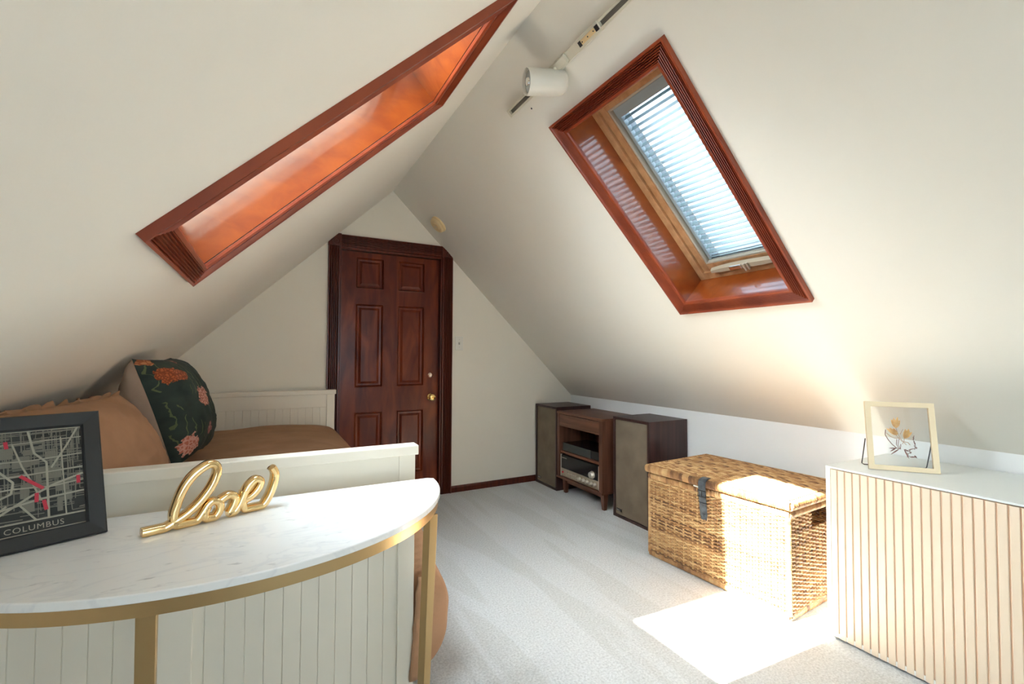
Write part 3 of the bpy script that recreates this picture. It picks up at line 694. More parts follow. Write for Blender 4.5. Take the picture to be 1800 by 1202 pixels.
def floral_mat():
    mt = mat('dark_green_floral_print', (0.02, 0.035, 0.028), 0.85); L = mt.node_tree.links.new; b = mt.node_tree.nodes['Principled BSDF']
    uv = nn(mt, 'ShaderNodeUVMap'); 
    base = nn(mt, 'ShaderNodeTexNoise'); base.inputs['Scale'].default_value = 5; base.inputs['Detail'].default_value = 5; L(uv.outputs[0], base.inputs['Vector'])
    rb = nn(mt, 'ShaderNodeValToRGB'); rb.color_ramp.elements[0].color = (0.012, 0.024, 0.020, 1); rb.color_ramp.elements[1].color = (0.035, 0.055, 0.045, 1); rb.color_ramp.elements[0].position = .35; rb.color_ramp.elements[1].position = .7
    L(base.outputs['Fac'], rb.inputs[0]); cur = rb.outputs[0]
    # leaves: stretched cells
    lw = nn(mt, 'ShaderNodeTexWave'); lw.inputs['Scale'].default_value = 5.5; lw.inputs['Distortion'].default_value = 9; lw.inputs['Detail'].default_value = 3; L(uv.outputs[0], lw.inputs['Vector'])
    ln = nn(mt, 'ShaderNodeTexNoise'); ln.inputs['Scale'].default_value = 3.5; L(uv.outputs[0], ln.inputs['Vector'])
    g1 = nn(mt, 'ShaderNodeMath', operation='GREATER_THAN'); g1.inputs[1].default_value = 0.965; L(lw.outputs['Fac'], g1.inputs[0])
    g2 = nn(mt, 'ShaderNodeMath', operation='GREATER_THAN'); g2.inputs[1].default_value = 0.50; L(ln.outputs['Fac'], g2.inputs[0])
    g3 = nn(mt, 'ShaderNodeMath', operation='MULTIPLY'); L(g1.outputs[0], g3.inputs[0]); L(g2.outputs[0], g3.inputs[1])
    mx = nn(mt, 'ShaderNodeMixRGB'); L(g3.outputs[0], mx.inputs[0]); L(cur, mx.inputs[1]); mx.inputs[2].default_value = (0.10, 0.13, 0.06, 1); cur = mx.outputs[0]
    # flower heads: (u, v, radius, colour)
    for (fu, fv, fr_, fc, fc2) in FLOWERS:
        sb = nn(mt, 'ShaderNodeVectorMath', operation='SUBTRACT'); L(uv.outputs[0], sb.inputs[0]); sb.inputs[1].default_value = (fu, fv, 0)
        nz = nn(mt, 'ShaderNodeTexNoise'); nz.inputs['Scale'].default_value = 22; nz.inputs['Detail'].default_value = 2; L(uv.outputs[0], nz.inputs['Vector'])
        ln_ = nn(mt, 'ShaderNodeVectorMath', operation='LENGTH'); L(sb.outputs[0], ln_.inputs[0])
        ma = nn(mt, 'ShaderNodeMath', operation='MULTIPLY_ADD'); L(nz.outputs['Fac'], ma.inputs[0]); ma.inputs[1].default_value = fr_ * 1.3; L(ln_.outputs['Value'], ma.inputs[2])
        lt = nn(mt, 'ShaderNodeMath', operation='LESS_THAN'); L(ma.outputs[0], lt.inputs[0]); lt.inputs[1].default_value = fr_ * 1.6
        vo = nn(mt, 'ShaderNodeTexVoronoi', feature='DISTANCE_TO_EDGE'); vo.inputs['Scale'].default_value = 36; L(uv.outputs[0], vo.inputs['Vector'])
        rr = nn(mt, 'ShaderNodeValToRGB'); rr.color_ramp.elements[0].position = 0.05; rr.color_ramp.elements[0].color = (*fc2, 1); rr.color_ramp.elements[1].position = 0.22; rr.color_ramp.elements[1].color = (*fc, 1); L(vo.outputs[0], rr.inputs[0])
        mx = nn(mt, 'ShaderNodeMixRGB'); L(lt.outputs[0], mx.inputs[0]); L(cur, mx.inputs[1]); L(rr.outputs[0], mx.inputs[2]); cur = mx.outputs[0]
    L(cur, b.inputs['Base Color'])
    return mt
FLOWERS = [(0.11, 0.80, 0.085, (0.42, 0.10, 0.03), (0.20, 0.04, 0.01)), (0.22, 0.78, 0.070, (0.45, 0.12, 0.05), (0.2, 0.05, 0.02)), (0.05, 0.96, 0.05, (0.5, 0.2, 0.08), (0.3, 0.08, 0.03)),
           (0.40, 0.53, 0.10, (0.62, 0.33, 0.26), (0.34, 0.11, 0.07)), (0.11, 0.15, 0.090, (0.46, 0.14, 0.09), (0.62, 0.33, 0.26)), (0.40, 0.22, 0.060, (0.45, 0.22, 0.20), (0.25, 0.08, 0.08)),
           (0.42, 0.95, 0.05, (0.45, 0.2, 0.17), (0.2, 0.06, 0.05)), (0.85, 0.30, 0.07, (0.5, 0.22, 0.14), (0.3, 0.1, 0.06)), (0.86, 0.82, 0.08, (0.5, 0.24, 0.18), (0.3, 0.1, 0.06))]
M['floral'] = floral_mat()
FN = (0.94, -0.12, 0.31); FC = (-0.385, 2.62, 0.945)
FP = empty('floral_pillow', (FC[0], FC[1], 0.69), 'dark green floral pillow with a beige back standing against the slope', 'pillow')
N_ = 40
for sd_, nm, mm in ((1, 'floral_front', 'floral'), (-1, 'beige_back', 'beige')):
    v, f = pillow(FC, 0.47, 0.49, 0.30, FN, radians(0), 8.1, sd_, pinch=0.14, N=N_)
    mb = MB(); mb.add(v, f); o = mb.build(nm, M[mm], FP, smooth=True, fix=False)
    uvl = o.data.uv_layers.new(name='UVMap')
    for p in o.data.polygons:
        for li in p.loop_indices:
            vi = o.data.loops[li].vertex_index; uvl.data[li].uv = ((vi % (N_ + 1)) / N_, (vi // (N_ + 1)) / N_)

# ------------------------------------------------------------------ half-round console table
TX, TY, TA, TB, TZ = -0.08, 1.530, 0.590, 0.515, 0.780
ct = empty('console_table', (TX, TY - 0.2, 0), 'half-round marble-topped console table with brass frame against the daybed footboard', 'table')
def arc(ins, n=128, corner=0.045):
    pts = []
    a, b = TA - ins, TB - ins
    for i in range(n + 1):
        t = pi * i / n; x, y = a * cos(t), -b * sin(t)
        pts.append([x, y])
    out = []
    yb = -ins
    for x, y in pts:
        out.append((TX + x, TY + min(y, yb)))
    # soften the two back corners
    k = corner - ins
    out[0] = (TX + a - k * 0.45, TY + yb); out[-1] = (TX - a + k * 0.45, TY + yb)
    return out
mb = MB(); mb.prism(arc(0), 2, TZ - 0.017, TZ); mb.build('marble_top', M['marble'], ct, bevel=0.003, seg=3, angle=30)
po, pi_ = arc(0.006), arc(0.012)
mb = MB(); n = len(po); v = []
for z in (TZ - 0.044, TZ - 0.017):
    v += [(x, y, z) for x, y in po]
    v += [(x, y, z) for x, y in pi_]
f = []
for i in range(n):
    j = (i + 1) % n
    f += [(i, j, 2 * n + j, 2 * n + i), (n + i, 3 * n + i, 3 * n + j, n + j), (i, n + i, n + j, j), (2 * n + i, 2 * n + j, 3 * n + j, 3 * n + i)]
mb.add(v, f); mb.build('brass_apron', M['brass'], ct)
def leg(x, y, ang, w0=0.031, w1=0.020, dx=0.0, dy=0.0, d=0.012):
    t = Vector((cos(ang), sin(ang), 0)); n_ = Vector((-sin(ang), cos(ang), 0)); v = []
    for z, w, k in ((TZ - 0.044, w0, 0), (0.0, w1, 1)):
        c = Vector((x + dx * k, y + dy * k, z))
        v += [c - t * w / 2 - n_ * d / 2, c + t * w / 2 - n_ * d / 2, c + t * w / 2 + n_ * d / 2, c - t * w / 2 + n_ * d / 2]
    mb = MB(); mb.add(v, [(0, 1, 2, 3), (4, 5, 6, 7), (0, 1, 5, 4), (1, 2, 6, 5), (2, 3, 7, 6), (3, 0, 4, 7)])
    mb.build('leg', M['brass'], ct, bevel=0.001)
def on_arc(x, ins=0.013):
    a, b = TA - ins, TB - ins; c = (x - TX) / a; y = TY - b * sqrt(max(0, 1 - c * c)); ang = math.atan2(b * b * (x - TX), -a * a * (y - TY) ) ; return y, ang
y_, a_ = on_arc(-0.180); leg(-0.180, y_, -0.10, dx=0.003, w1=0.026)
y_, a_ = on_arc(0.430); leg(0.430, y_ + 0.008, 0.35, w0=0.028, w1=0.020, dx=-0.022, dy=0.01, d=0.030)
y_, a_ = on_arc(-0.590); leg(-0.590, y_ + 0.008, -0.35, w0=0.028, w1=0.020, dx=0.022, dy=0.01, d=0.030)

# ------------------------------------------------------------------ gold word ornament
LP0 = Vector((-0.238, 1.326, TZ)); LE = Vector((0.935, 0.355, 0)).normalized(); LN = Vector((LE.y, -LE.x, 0))
T1 = [(120, 950), (200, 930), (300, 895), (400, 855), (500, 790), (600, 725), (700, 640), (800, 530), (880, 420), (935, 310), (955, 225), (935, 170), (870, 165), (780, 215), (690, 290), (610, 390), (550, 500), (505, 620), (475, 740), (500, 825), (570, 860), (660, 835), (740, 770), (800, 685), (850, 610), (910, 565), (970, 585), (980, 650), (940, 725), (880, 768), (825, 755), (815, 700), (850, 625)]
T2 = [(965, 585), (1030, 530), (1100, 500), (1150, 530), (1125, 620), (1070, 725), (1120, 712), (1190, 620), (1235, 520), (1255, 455)]
T3 = [(1255, 560), (1340, 505), (1410, 420), (1430, 350), (1385, 330), (1310, 390), (1255, 490), (1235, 600), (1275, 670), (1370, 672), (1460, 610), (1530, 500), (1580, 365), (1592, 260), (1555, 195)]
def px_ray(u, v): return (r2 * ((u - 900) / 806.0) + u2 * (-(v - 601) / 806.0) + fw)
def trace(T):
    out = []
    for x, y in T:
        d = px_ray(230 + x / 6.207, 790 + y / 6.207); P = CAM + d * (LN.dot(LP0 - CAM) / LN.dot(d)); out.append(((P - LP0).dot(LE), P.z - TZ))
    return out
def smooth_pts(p, k=6):
    out = []
    for i in range(len(p) - 1):
        p0, p1, p2, p3 = p[max(i - 1, 0)], p[i], p[i + 1], p[min(i + 2, len(p) - 1)]
        for j in range(k):
            t = j / k
            out.append(tuple(0.5 * ((2 * p1[c]) + (-p0[c] + p2[c]) * t + (2 * p0[c] - 5 * p1[c] + 4 * p2[c] - p3[c]) * t * t + (-p0[c] + 3 * p1[c] - 3 * p2[c] + p3[c]) * t ** 3) for c in range(2)))
    out.append(p[-1]); return out
love = empty('word_ornament', LP0 + LE * 0.14, 'shiny gold script ornament reading love on the marble table top', 'ornament')
lw_ = [trace(T1), trace(T2), trace(T3)]
mb = MB()
for ti, T in enumerate(lw_):
    q = smooth_pts(T, 8); r = 0.0098
    zmin = r * 1.0
    pts = [LP0 + LE * a + LN * (-0.012 - 0.0016 * ti) + Vector((0, 0, max(b, zmin))) for a, b in q]
    nq = len(pts); rad = [r * (0.75 if i in (0, nq - 1) else 1) for i in range(nq)]
    # superelliptic section: thicker front to back
    seg = 14; v = []; f = []
    for i, p in enumerate(pts):
        d = (pts[min(i + 1, nq - 1)] - pts[max(i - 1, 0)]).normalized(); s_ = d.cross(LN).normalized()
        for k in range(seg):
            an = 2 * pi * k / seg; ca, sa = cos(an), sin(an)
            v.append(p + s_ * (rad[i] * abs(ca) ** 0.6 * (1 if ca > 0 else -1)) + LN * (rad[i] * 1.6 * abs(sa) ** 0.55 * (1 if sa > 0 else -1)))
    for i in range(nq - 1):
        for k in range(seg): f.append((i * seg + k, i * seg + (k + 1) % seg, (i + 1) * seg + (k + 1) % seg, (i + 1) * seg + k))
    f += [tuple(range(seg))[::-1], tuple(range((nq - 1) * seg, nq * seg))]
    mb.add(v, f)
o = mb.build('script_lettering', M['gold'], love, smooth=True)

# ------------------------------------------------------------------ black framed map
def leaning(BL, BR, tilt_, face_to=CAM):
    BL, BR = Vector(BL), Vector(BR); e = (BR - BL).normalized(); n = Vector((e.y, -e.x, 0))
    if n.dot(face_to - BL) < 0: n = -n
    upv = -sin(tilt_) * n + Vector((0, 0, cos(tilt_))); nn_ = cos(tilt_) * n + Vector((0, 0, sin(tilt_)))
    return lambda a, b, h: tuple(BL + e * a + upv * b + nn_ * h)
MW, MH = 0.245, 0.296
BRm = Vector((-0.324, 1.409, TZ + 0.001)); em = Vector((0.906, 0.424, 0)); BLm = BRm - em * MW
fm = leaning(BLm, BRm, radians(23))
mf = empty('map_frame', (BLm + BRm) / 2, 'black framed city street map leaning back on the marble table top', 'picture frame')
ring([(0, -0.014), (0, 0.006), (0.003, 0.009), (0.030, 0.006), (0.033, 0.002), (0.033, -0.014)], 0, MW, 0, MH, fm, 'frame_bar', M['black'], mf)
mb = MB(); mb.box(0.02, MW - 0.02, 0.02, MH - 0.02, -0.014, -0.008, fn=fm); mb.build('backing', M['mapback'], mf)
mb = MB(); mb.prism([(0.10, 0.002), (0.145, 0.002), (0.13, 0.20), (0.115, 0.20)], 2, -0.019, -0.015, fn=fm)
est = MB(); P0 = Vector(fm(MW / 2, 0.22, -0.015)); nb = Vector((em.y, -em.x, 0)); nb = -nb if nb.dot(CAM - P0) > 0 else nb
gz = P0 + nb * 0.075; gz.z = TZ + 0.003
wd = em * 0.022
est.add([P0 - wd, P0 + wd, gz + wd, gz - wd, P0 - wd + nb * 0.004, P0 + wd + nb * 0.004, gz + wd + nb * 0.004, gz - wd + nb * 0.004], [(0, 1, 2, 3), (4, 5, 6, 7), (0, 1, 5, 4), (2, 3, 7, 6), (0, 3, 7, 4), (1, 2, 6, 5)])
est.build('easel_back', M['black'], mf)
ix0, ix1, iz0, iz1 = 0.034, MW - 0.034, 0.034, MH - 0.034
rnd = random.Random(11)
# blocks: fine streets as a mass of short thin strips
mb = MB()
def strip(mb, a, b, w, h0, h1, clip=True):
    ax, az = a; bx, bz = b; dx, dz = bx - ax, bz - az; L_ = math.hypot(dx, dz)
    if L_ < 1e-6: return
    nx, nz = -dz / L_ * w / 2, dx / L_ * w / 2
    mb.prism([(ax + nx, az + nz), (ax - nx, az - nz), (bx - nx, bz - nz), (bx + nx, bz + nz)], 2, h0, h1, fn=fm)
mz0 = iz0 + 0.026
for i in range(120):
    zc = mz0 + (iz1 - mz0) * rnd.random(); xa = ix0 + (ix1 - ix0) * rnd.random(); l = rnd.uniform(0.02, 0.09); xb = min(ix1, xa + l)
    strip(mb, (xa, zc), (xb, zc + rnd.uniform(-0.002, 0.002)), rnd.choice([0.0012, 0.0016, 0.002]), -0.008, -0.0072)
for i in range(110):
    xc = ix0 + (ix1 - ix0) * rnd.random(); za = mz0 + (iz1 - mz0) * rnd.random(); zb2 = min(iz1, za + rnd.uniform(0.02, 0.10))
    strip(mb, (xc, za), (xc + rnd.uniform(-0.003, 0.003), zb2), rnd.choice([0.0012, 0.0016]), -0.008, -0.0070)
for i in range(26):
    xc = rnd.uniform(ix0, ix1 - 0.03); zc = rnd.uniform(mz0, iz1 - 0.03)
    mb.box(xc, xc + rnd.uniform(0.008, 0.028), zc, zc + rnd.uniform(0.008, 0.026), -0.0085, -0.0078, fn=fm)
mb.build('street_grid', M['mapblock'], mf)
mb = MB()
W_, H_ = ix1 - ix0, iz1 - mz0
def road(pts, w=0.003):
    q = [(ix0 + W_ * a, mz0 + H_ * b) for a, b in pts]
    for i in range(len(q) - 1): strip(mb, q[i], q[i + 1], w * 1.3, -0.0075, -0.0060)
road([(0.50, 1.0), (0.55, 0.74), (0.66, 0.62), (0.66, 0.0)]); road([(0.97, 1.0), (0.86, 0.80), (0.70, 0.55)], 0.0028)
road([(0.10, 1.0), (0.16, 0.86), (0.22, 0.80), (0.14, 0.72), (0.24, 0.58), (0.36, 0.44), (0.34, 0.32), (0.16, 0.25), (0.0, 0.22)])
road([(0.0, 0.02), (0.22, 0.10), (0.50, 0.26), (0.72, 0.36), (1.0, 0.44)], 0.0034); road([(0.0, 0.10), (0.30, 0.17), (0.60, 0.22), (1.0, 0.24)], 0.003)
road([(0.36, 0.86), (0.44, 0.60), (0.52, 0.42), (0.60, 0.20)], 0.0024); road([(0.0, 0.52), (0.36, 0.50), (1.0, 0.52)], 0.0018); road([(0.0, 0.68), (0.5, 0.66), (1.0, 0.68)], 0.0018)
road([(0.0, 0.36), (0.36, 0.37), (0.7, 0.34), (1.0, 0.37)], 0.0022); road([(0.8, 0.9), (0.82, 0.0)], 0.0018); road([(0.0, 0.86), (1.0, 0.88)], 0.0016); road([(0.05, 0.0), (0.3, 0.2)], 0.003); road([(0.55, 0), (0.4, 0.2)], 0.0026)
strip(mb, (ix0, mz0), (ix1, mz0), 0.0026, -0.0075, -0.0055); strip(mb, (ix0, iz1), (ix1, iz1), 0.002, -0.0075, -0.0055); strip(mb, (ix0, iz0 + 0.001), (ix1, iz0 + 0.001), 0.002, -0.0075, -0.0055)
mb.build('main_roads', M['mapline'], mf)
for pts in ([(0.30, 0.90), (0.31, 0.82)], [(0.42, 0.50), (0.62, 0.33)], [(0.95, 0.42), (0.95, 0.33)], [(0.56, 0.29), (0.555, 0.19)], [(0.62, 0.20), (0.64, 0.09)]):
    mb = MB(); q = [(ix0 + W_ * a, mz0 + H_ * b) for a, b in pts]; strip(mb, q[0], q[1], 0.0065, -0.0060, -0.0048); o = mb.build('red_marker', M['pin'], mf); o['label'] = 'red route marker on the map'
def text(body, size, fn, ax, az, h, name, m_, parent, ext=0.0003, align='CENTER', space=1.0):
    c = bpy.data.curves.new(name, 'FONT'); c.body = body; c.size = size; c.align_x = align; c.extrude = ext; c.space_character = space; c.resolution_u = 3
    t = bpy.data.objects.new(name + '_tmp', c); COL.objects.link(t)
    dg = bpy.context.evaluated_depsgraph_get(); dg.update(); me = bpy.data.meshes.new_from_object(t.evaluated_get(dg))
    bpy.data.objects.remove(t); off = Vector((0, 0, 0)); p = parent
    while p is not None: off += p.location; p = p.parent
    for v in me.vertices: v.co = Vector(fn(ax + v.co.x, az + v.co.y, h + v.co.z)) - off
    me.materials.clear(); return link(name, me, m_, parent)
text('COLUMBUS', 0.0165, fm, (ix0 + ix1) / 2 + 0.006, iz0 + 0.0065, -0.0065, 'lettering', M['mapline'], mf, space=1.12)
mb = MB(); mb.box(ix0 - 0.002, ix1 + 0.002, iz0 - 0.002, iz1 + 0.002, -0.0025, -0.0015, fn=fm); mb.build('glass', M['glass'], mf)

# ------------------------------------------------------------------ speakers
def speaker(name, x0, x1, y0, y1, h, label):
    r = empty(name, ((x0 + x1) / 2, (y0 + y1) / 2, 0), label, 'speaker', 'vintage stereo speakers')
    mb = MB(); t = 0.018
    mb.box(x0, x1, y0, y0 + t, 0, h); mb.box(x0, x1, y1 - t, y1, 0, h); mb.box(x0, x1, y0 + t, y1 - t, h - t, h); mb.box(x0, x1, y0 + t, y1 - t, 0, t); mb.box(x0 + 0.02, x1, y0 + t, y1 - t, t, h - t)
    mb.build('cabinet', M['spk'], r, bevel=0.0012)
    mb = MB(); mb.box(x0 + 0.006, x0 + 0.019, y0 + t + 0.003, y1 - t - 0.003, t + 0.003, h - t - 0.003); mb.build('grille', M['grille'], r, bevel=0.003)
    mb = MB(); mb.box(x0 + 0.003, x0 + 0.006, y1 - 0.088, y1 - 0.032, t + 0.030, t + 0.047); bd = mb.build('badge', M['badge'], r, bevel=0.0008)
    mb = MB(); 
    for k in range(7): mb.box(x0 + 0.0024, x0 + 0.003, y1 - 0.082 + k * 0.0065, y1 - 0.0785 + k * 0.0065, t + 0.036, t + 0.041)
    mb.build('badge_lettering', M['silver'], bd)
speaker('floor_speaker', 2.282, 2.66, 3.425, 3.783, 0.738, 'walnut floor speaker with taupe grille in the corner by the far wall')
speaker('floor_speaker.001', 2.325, 2.70, 2.350, 2.720, 0.742, 'walnut floor speaker with taupe grille beside the wicker trunk')

# ------------------------------------------------------------------ record cabinet
CX0, CX1, CY0, CY1, CZ0, CZ1 = 2.285, 2.690, 2.800, 3.420, 0.145, 0.710
cb = empty('media_cabinet', ((CX0 + CX1) / 2, (CY0 + CY1) / 2, 0), 'walnut record cabinet on short legs between the two speakers', 'cabinet')
t = 0.022
mb = MB(); mb.box(CX0 - 0.004, CX1, CY0 - 0.004, CY1, CZ1 - 0.020, CZ1); mb.build('top', M['walnut'], cb, bevel=0.0015)
for a, b in ((CY0, CY0 + t + 0.018), (CY1 - t - 0.012, CY1)):
    mb = MB(); mb.box(CX0, CX1, a, b, CZ0, CZ1 - 0.020); mb.build('side_panel', M['walnutv'], cb, bevel=0.001)
mb = MB(); mb.box(CX0 - 0.004, CX1, CY0, CY1 + 0.004, CZ0 - 0.018, CZ0); mb.build('bottom_panel', M['walnut'], cb, bevel=0.001)
mb = MB(); mb.box(CX1 - 0.012, CX1 - 0.002, CY0 + t, CY1 - t, CZ0, CZ1 - 0.02); mb.build('back_panel', M['walnut'], cb)
mb = MB(); mb.box(CX0 + 0.004, CX0 + 0.022, CY0 + 0.044, CY1 - 0.004, CZ1 - 0.128, CZ1 - 0.026); mb.build('drawer_front', M['walnut'], cb, bevel=0.001)
mb = MB(); mb.box(CX0 + 0.022, CX1 - 0.012, CY0 + 0.04, CY1 - 0.034, CZ1 - 0.128, CZ1 - 0.118); mb.build('drawer_box', M['walnut'], cb)
ZS = 0.365
mb = MB(); mb.box(CX0 + 0.015, CX1 - 0.012, CY0 + 0.04, CY1 - 0.034, ZS - 0.018, ZS); mb.build('shelf', M['shelf'], cb)
mb = MB(); mb.box(CX0 + 0.05, CX0 + 0.068, CY0 + 0.03, CY1 - 0.05, CZ0 - 0.06, CZ0 - 0.018); mb.build('base_rail', M['walnut'], cb, bevel=0.001)
for x, y in ((CX0 + 0.05, CY0 + 0.035), (CX0 + 0.05, CY1 - 0.065), (CX1 - 0.05, CY0 + 0.035), (CX1 - 0.05, CY1 - 0.065)):
    v = []
    for z, w in ((CZ0 - 0.018, 0.022), (0.0, 0.014)): v += [(x - w, y - w, z), (x + w, y - w, z), (x + w, y + w, z), (x - w, y + w, z)]
    mb = MB(); mb.add(v, [(0, 1, 2, 3), (4, 5, 6, 7), (0, 1, 5, 4), (1, 2, 6, 5), (2, 3, 7, 6), (3, 0, 4, 7)]); mb.build('leg', M['walnutv'], cb, bevel=0.0015)
# component on the shelf
g = empty('disc_player', (CX0 + 0.15, 3.12, ZS), 'dark grey hi-fi component on the middle shelf of the walnut cabinet', 'hi-fi component')
mb = MB(); mb.box(CX0 + 0.035, CX0 + 0.30, CY0 + 0.065, CY1 - 0.045, ZS + 0.004, ZS + 0.070); mb.build('case', M['glossblack'], g, bevel=0.002)
mb = MB(); mb.box(CX0 + 0.029, CX0 + 0.036, CY0 + 0.185, CY1 - 0.045, ZS + 0.004, ZS + 0.070); mb.build('front_panel', M['greybox'], g, bevel=0.001)
# receiver below
RYa, RYb = CY0 + 0.050, CY1 - 0.040; RZ0, RZ1 = CZ0 + 0.004, ZS - 0.030
rc = empty('stereo_receiver', (CX0 + 0.15, (RYa + RYb) / 2, RZ0), 'silver and black stereo receiver with a row of knobs in the walnut cabinet', 'stereo receiver')
xf = CX0 + 0.012
mb = MB(); mb.box(xf + 0.006, CX0 + 0.34, RYa, RYb, RZ0, RZ1); mb.build('case', M['glossblack'], rc, bevel=0.002)
mb = MB(); mb.box(xf, xf + 0.008, RYa + 0.012, RYb - 0.010, RZ0 + 0.002, RZ0 + 0.068); mb.build('control_panel', M['champagne'], rc, bevel=0.001)
mb = MB(); mb.box(xf + 0.001, xf + 0.008, RYa + 0.012, RYb - 0.010, RZ0 + 0.070, RZ1 - 0.004); dg_ = mb.build('dial_glass', M['glossblack'], rc, bevel=0.001)
for a in (RYa, RYb - 0.011):
    mb = MB(); mb.box(xf - 0.003, xf + 0.012, a, a + 0.011, RZ0, RZ1); mb.build('end_trim', M['silver'], rc, bevel=0.001)
def fx(y, z, h): return (xf - h, RYb - y, z)
text('KENWOOD', 0.013, fx, 0.020, RZ1 - 0.030, 0.0, 'lettering', M['silver'], dg_, align='LEFT')
mb = MB(); mb.lathe([(0, 0), (0.030, 0), (0.030, 0.006), (0.026, 0.010), (0.024, 0.024), (0.021, 0.027), (0, 0.027)], (xf, RYa + 0.085, RZ0 + 0.105), (-1, 0, 0), 32); mb.build('tuning_knob', M['silver'], rc, smooth=True)
for k in range(5):
    mb = MB(); mb.lathe([(0, 0), (0.0165, 0), (0.0165, 0.004), (0.0135, 0.007), (0.0130, 0.020), (0.0115, 0.022), (0, 0.022)], (xf, RYa + 0.050 + k * 0.050, RZ0 + 0.034), (-1, 0, 0), 24); mb.build('knob', M['silver'], rc, smooth=True)
for k in range(6):
    for z in (RZ0 + 0.024, RZ0 + 0.046):
        mb = MB(); mb.lathe([(0, 0), (0.005, 0), (0.005, 0.010), (0, 0.010)], (xf, RYa + 0.300 + k * 0.026, z), (-1, 0, 0), 12); mb.build('push_button', M['silver'], rc)
mb = MB(); mb.lathe([(0, 0), (0.008, 0), (0.008, 0.006), (0, 0.006)], (xf, RYb - 0.035, RZ0 + 0.036), (-1, 0, 0), 14); mb.build('power_button', M['pin'], rc)

# ------------------------------------------------------------------ wicker trunk
BA = math.atan2(2.112 - 2.059, 2.079 - 1.269)          # front runs slightly off the wall line
BO_ = Vector((2.062, 2.079, 0)); bU = Vector((sin(BA), -cos(BA), 0)); bV = Vector((cos(BA), sin(BA), 0))
BWd, BDp, BHt = 0.812, 0.555, 0.492
def BK(a, d, z): p = BO_ + bU * a + bV * d; return (p.x, p.y, z)
tkb = empty('wicker_trunk', BK(BWd / 2, BDp / 2, 0), 'golden brown wicker trunk with a black leather strap, between the speaker and the fluted cabinet', 'trunk')
wr = random.Random(5)
def weave(mb, P, L_, H_, rows_p=0.0088, st_p=0.030, r=0.0039, amp=0.0052, skip=None, z0=0.0, sag=0.0):
    ns_ = max(2, int(L_ / st_p)); sp_ = L_ / ns_
    k = 0
    zz = 0.0
    while zz < H_:
        tone = wr.gauss(0.5, 0.16); rr = r * wr.uniform(0.85, 1.12)
        pts = []
        for i in range(ns_ * 3 + 1):
            a = i * sp_ / 3; off = amp * cos(pi * a / sp_ + (k % 2) * pi)
            b = z0 + zz + 0.0010 * mnoise.noise(Vector((a * 14, k * 0.7, 2))) + sag * mnoise.noise(Vector((a * 2.2, zz * 3.0, 7.7)))
            pts.append((a, b, off))
        segs = [pts] if not skip else []
        if skip:
            cur = []
            for q in pts:
                if skip[0] < q[0] < skip[1] and skip[2] < q[1] < skip[3]:
                    if len(cur) > 1: segs.append(cur)
                    cur = []
                else: cur.append(q)
            if len(cur) > 1: segs.append(cur)
        for sg in segs:
            # tone drifts from cane to cane along the row
            c0 = 0
            while c0 < len(sg) - 1:
                c1 = min(len(sg) - 1, c0 + wr.randint(14, 34))
                mb.tube([P(*q) for q in sg[c0:c1 + 1]], rr, 5, tone=min(1, max(0, wr.gauss(tone, 0.12))), cap=False); c0 = c1
        zz += rows_p; k += 1
    for i in range(ns_ + 1):
        a = i * sp_
        if skip and skip[0] < a < skip[1]: mb.tube([P(a, z0, 0), P(a, skip[2], 0)], 0.0036, 5, tone=wr.gauss(0.55, 0.1)); continue
        for da in (-0.0026, 0.0026): mb.tube([P(a + da, z0 - 0.004, 0), P(a + da, z0 + H_ / 2, 0.0005), P(a + da, z0 + H_ + 0.004, 0)], 0.0026, 5, tone=wr.gauss(0.6, 0.1))
def wrap(mb, A, B, rx, ry, side, p=0.0062, r=0.0034):
    """helical cane wrapping round a rim from A to B; side = one cross axis"""
    A, B = Vector(A), Vector(B); d = (B - A); L_ = d.length; d.normalize(); s_ = Vector(side); s_ = (s_ - d * s_.dot(d)).normalized(); u_ = d.cross(s_)
    turns = int(L_ / p); per = 8; chunk = []
    tone = 0.5
    for i in range(turns * per + 1):
        an = 2 * pi * i / per; c, s2 = cos(an), sin(an)
        chunk.append(A + d * (L_ * i / (turns * per)) + s_ * (rx * c) + u_ * (ry * s2))
        if len(chunk) > per * 3:
            mb.tube(chunk, r, 5, tone=min(1, max(0, tone + wr.gauss(0, 0.13))), cap=False, flat=1.0); chunk = [chunk[-1]]
            if wr.random() < 0.07: tone = wr.choice([0.25, 0.5, 0.6, 0.65])
    if len(chunk) > 1: mb.tube(chunk, r, 5, tone=tone, cap=False)
    mb.tube([A, B], min(rx, ry) * 0.95, 8, tone=0.25)
# front, near end, far end, back: one woven body
mb = MB()
weave(mb, lambda a, b, o: BK(a, -o, b), BWd, BHt - 0.060, z0=0.030, sag=0.006)
weave(mb, lambda a, b, o: BK(BWd + o, a, b), BDp, BHt - 0.060, z0=0.030, skip=(0.20, 0.36, 0.385, 0.9), sag=0.005)
weave(mb, lambda a, b, o: BK(-o, a, b), BDp, BHt - 0.060, z0=0.030, rows_p=0.0105, r=0.005)
weave(mb, lambda a, b, o: BK(a, BDp + o, b), BWd, BHt - 0.060, z0=0.030, rows_p=0.0105, r=0.005)
mb.build('woven_body', M['wicker'], tkb, smooth=True, fix=False)
mb = MB()
zt = BHt - 0.016
for A, B, sd2 in ((BK(-0.004, 0, zt), BK(BWd + 0.004, 0, zt), bV), (BK(BWd, 0, zt), BK(BWd, BDp, zt), bU), (BK(0, 0, zt), BK(0, BDp, zt), bU), (BK(0, BDp, zt), BK(BWd, BDp, zt), bV)):
    wrap(mb, A, B, 0.009, 0.015, sd2)
mb.build('top_rim', M['wicker'], tkb, smooth=True, fix=False)
mb = MB(); zt = 0.017
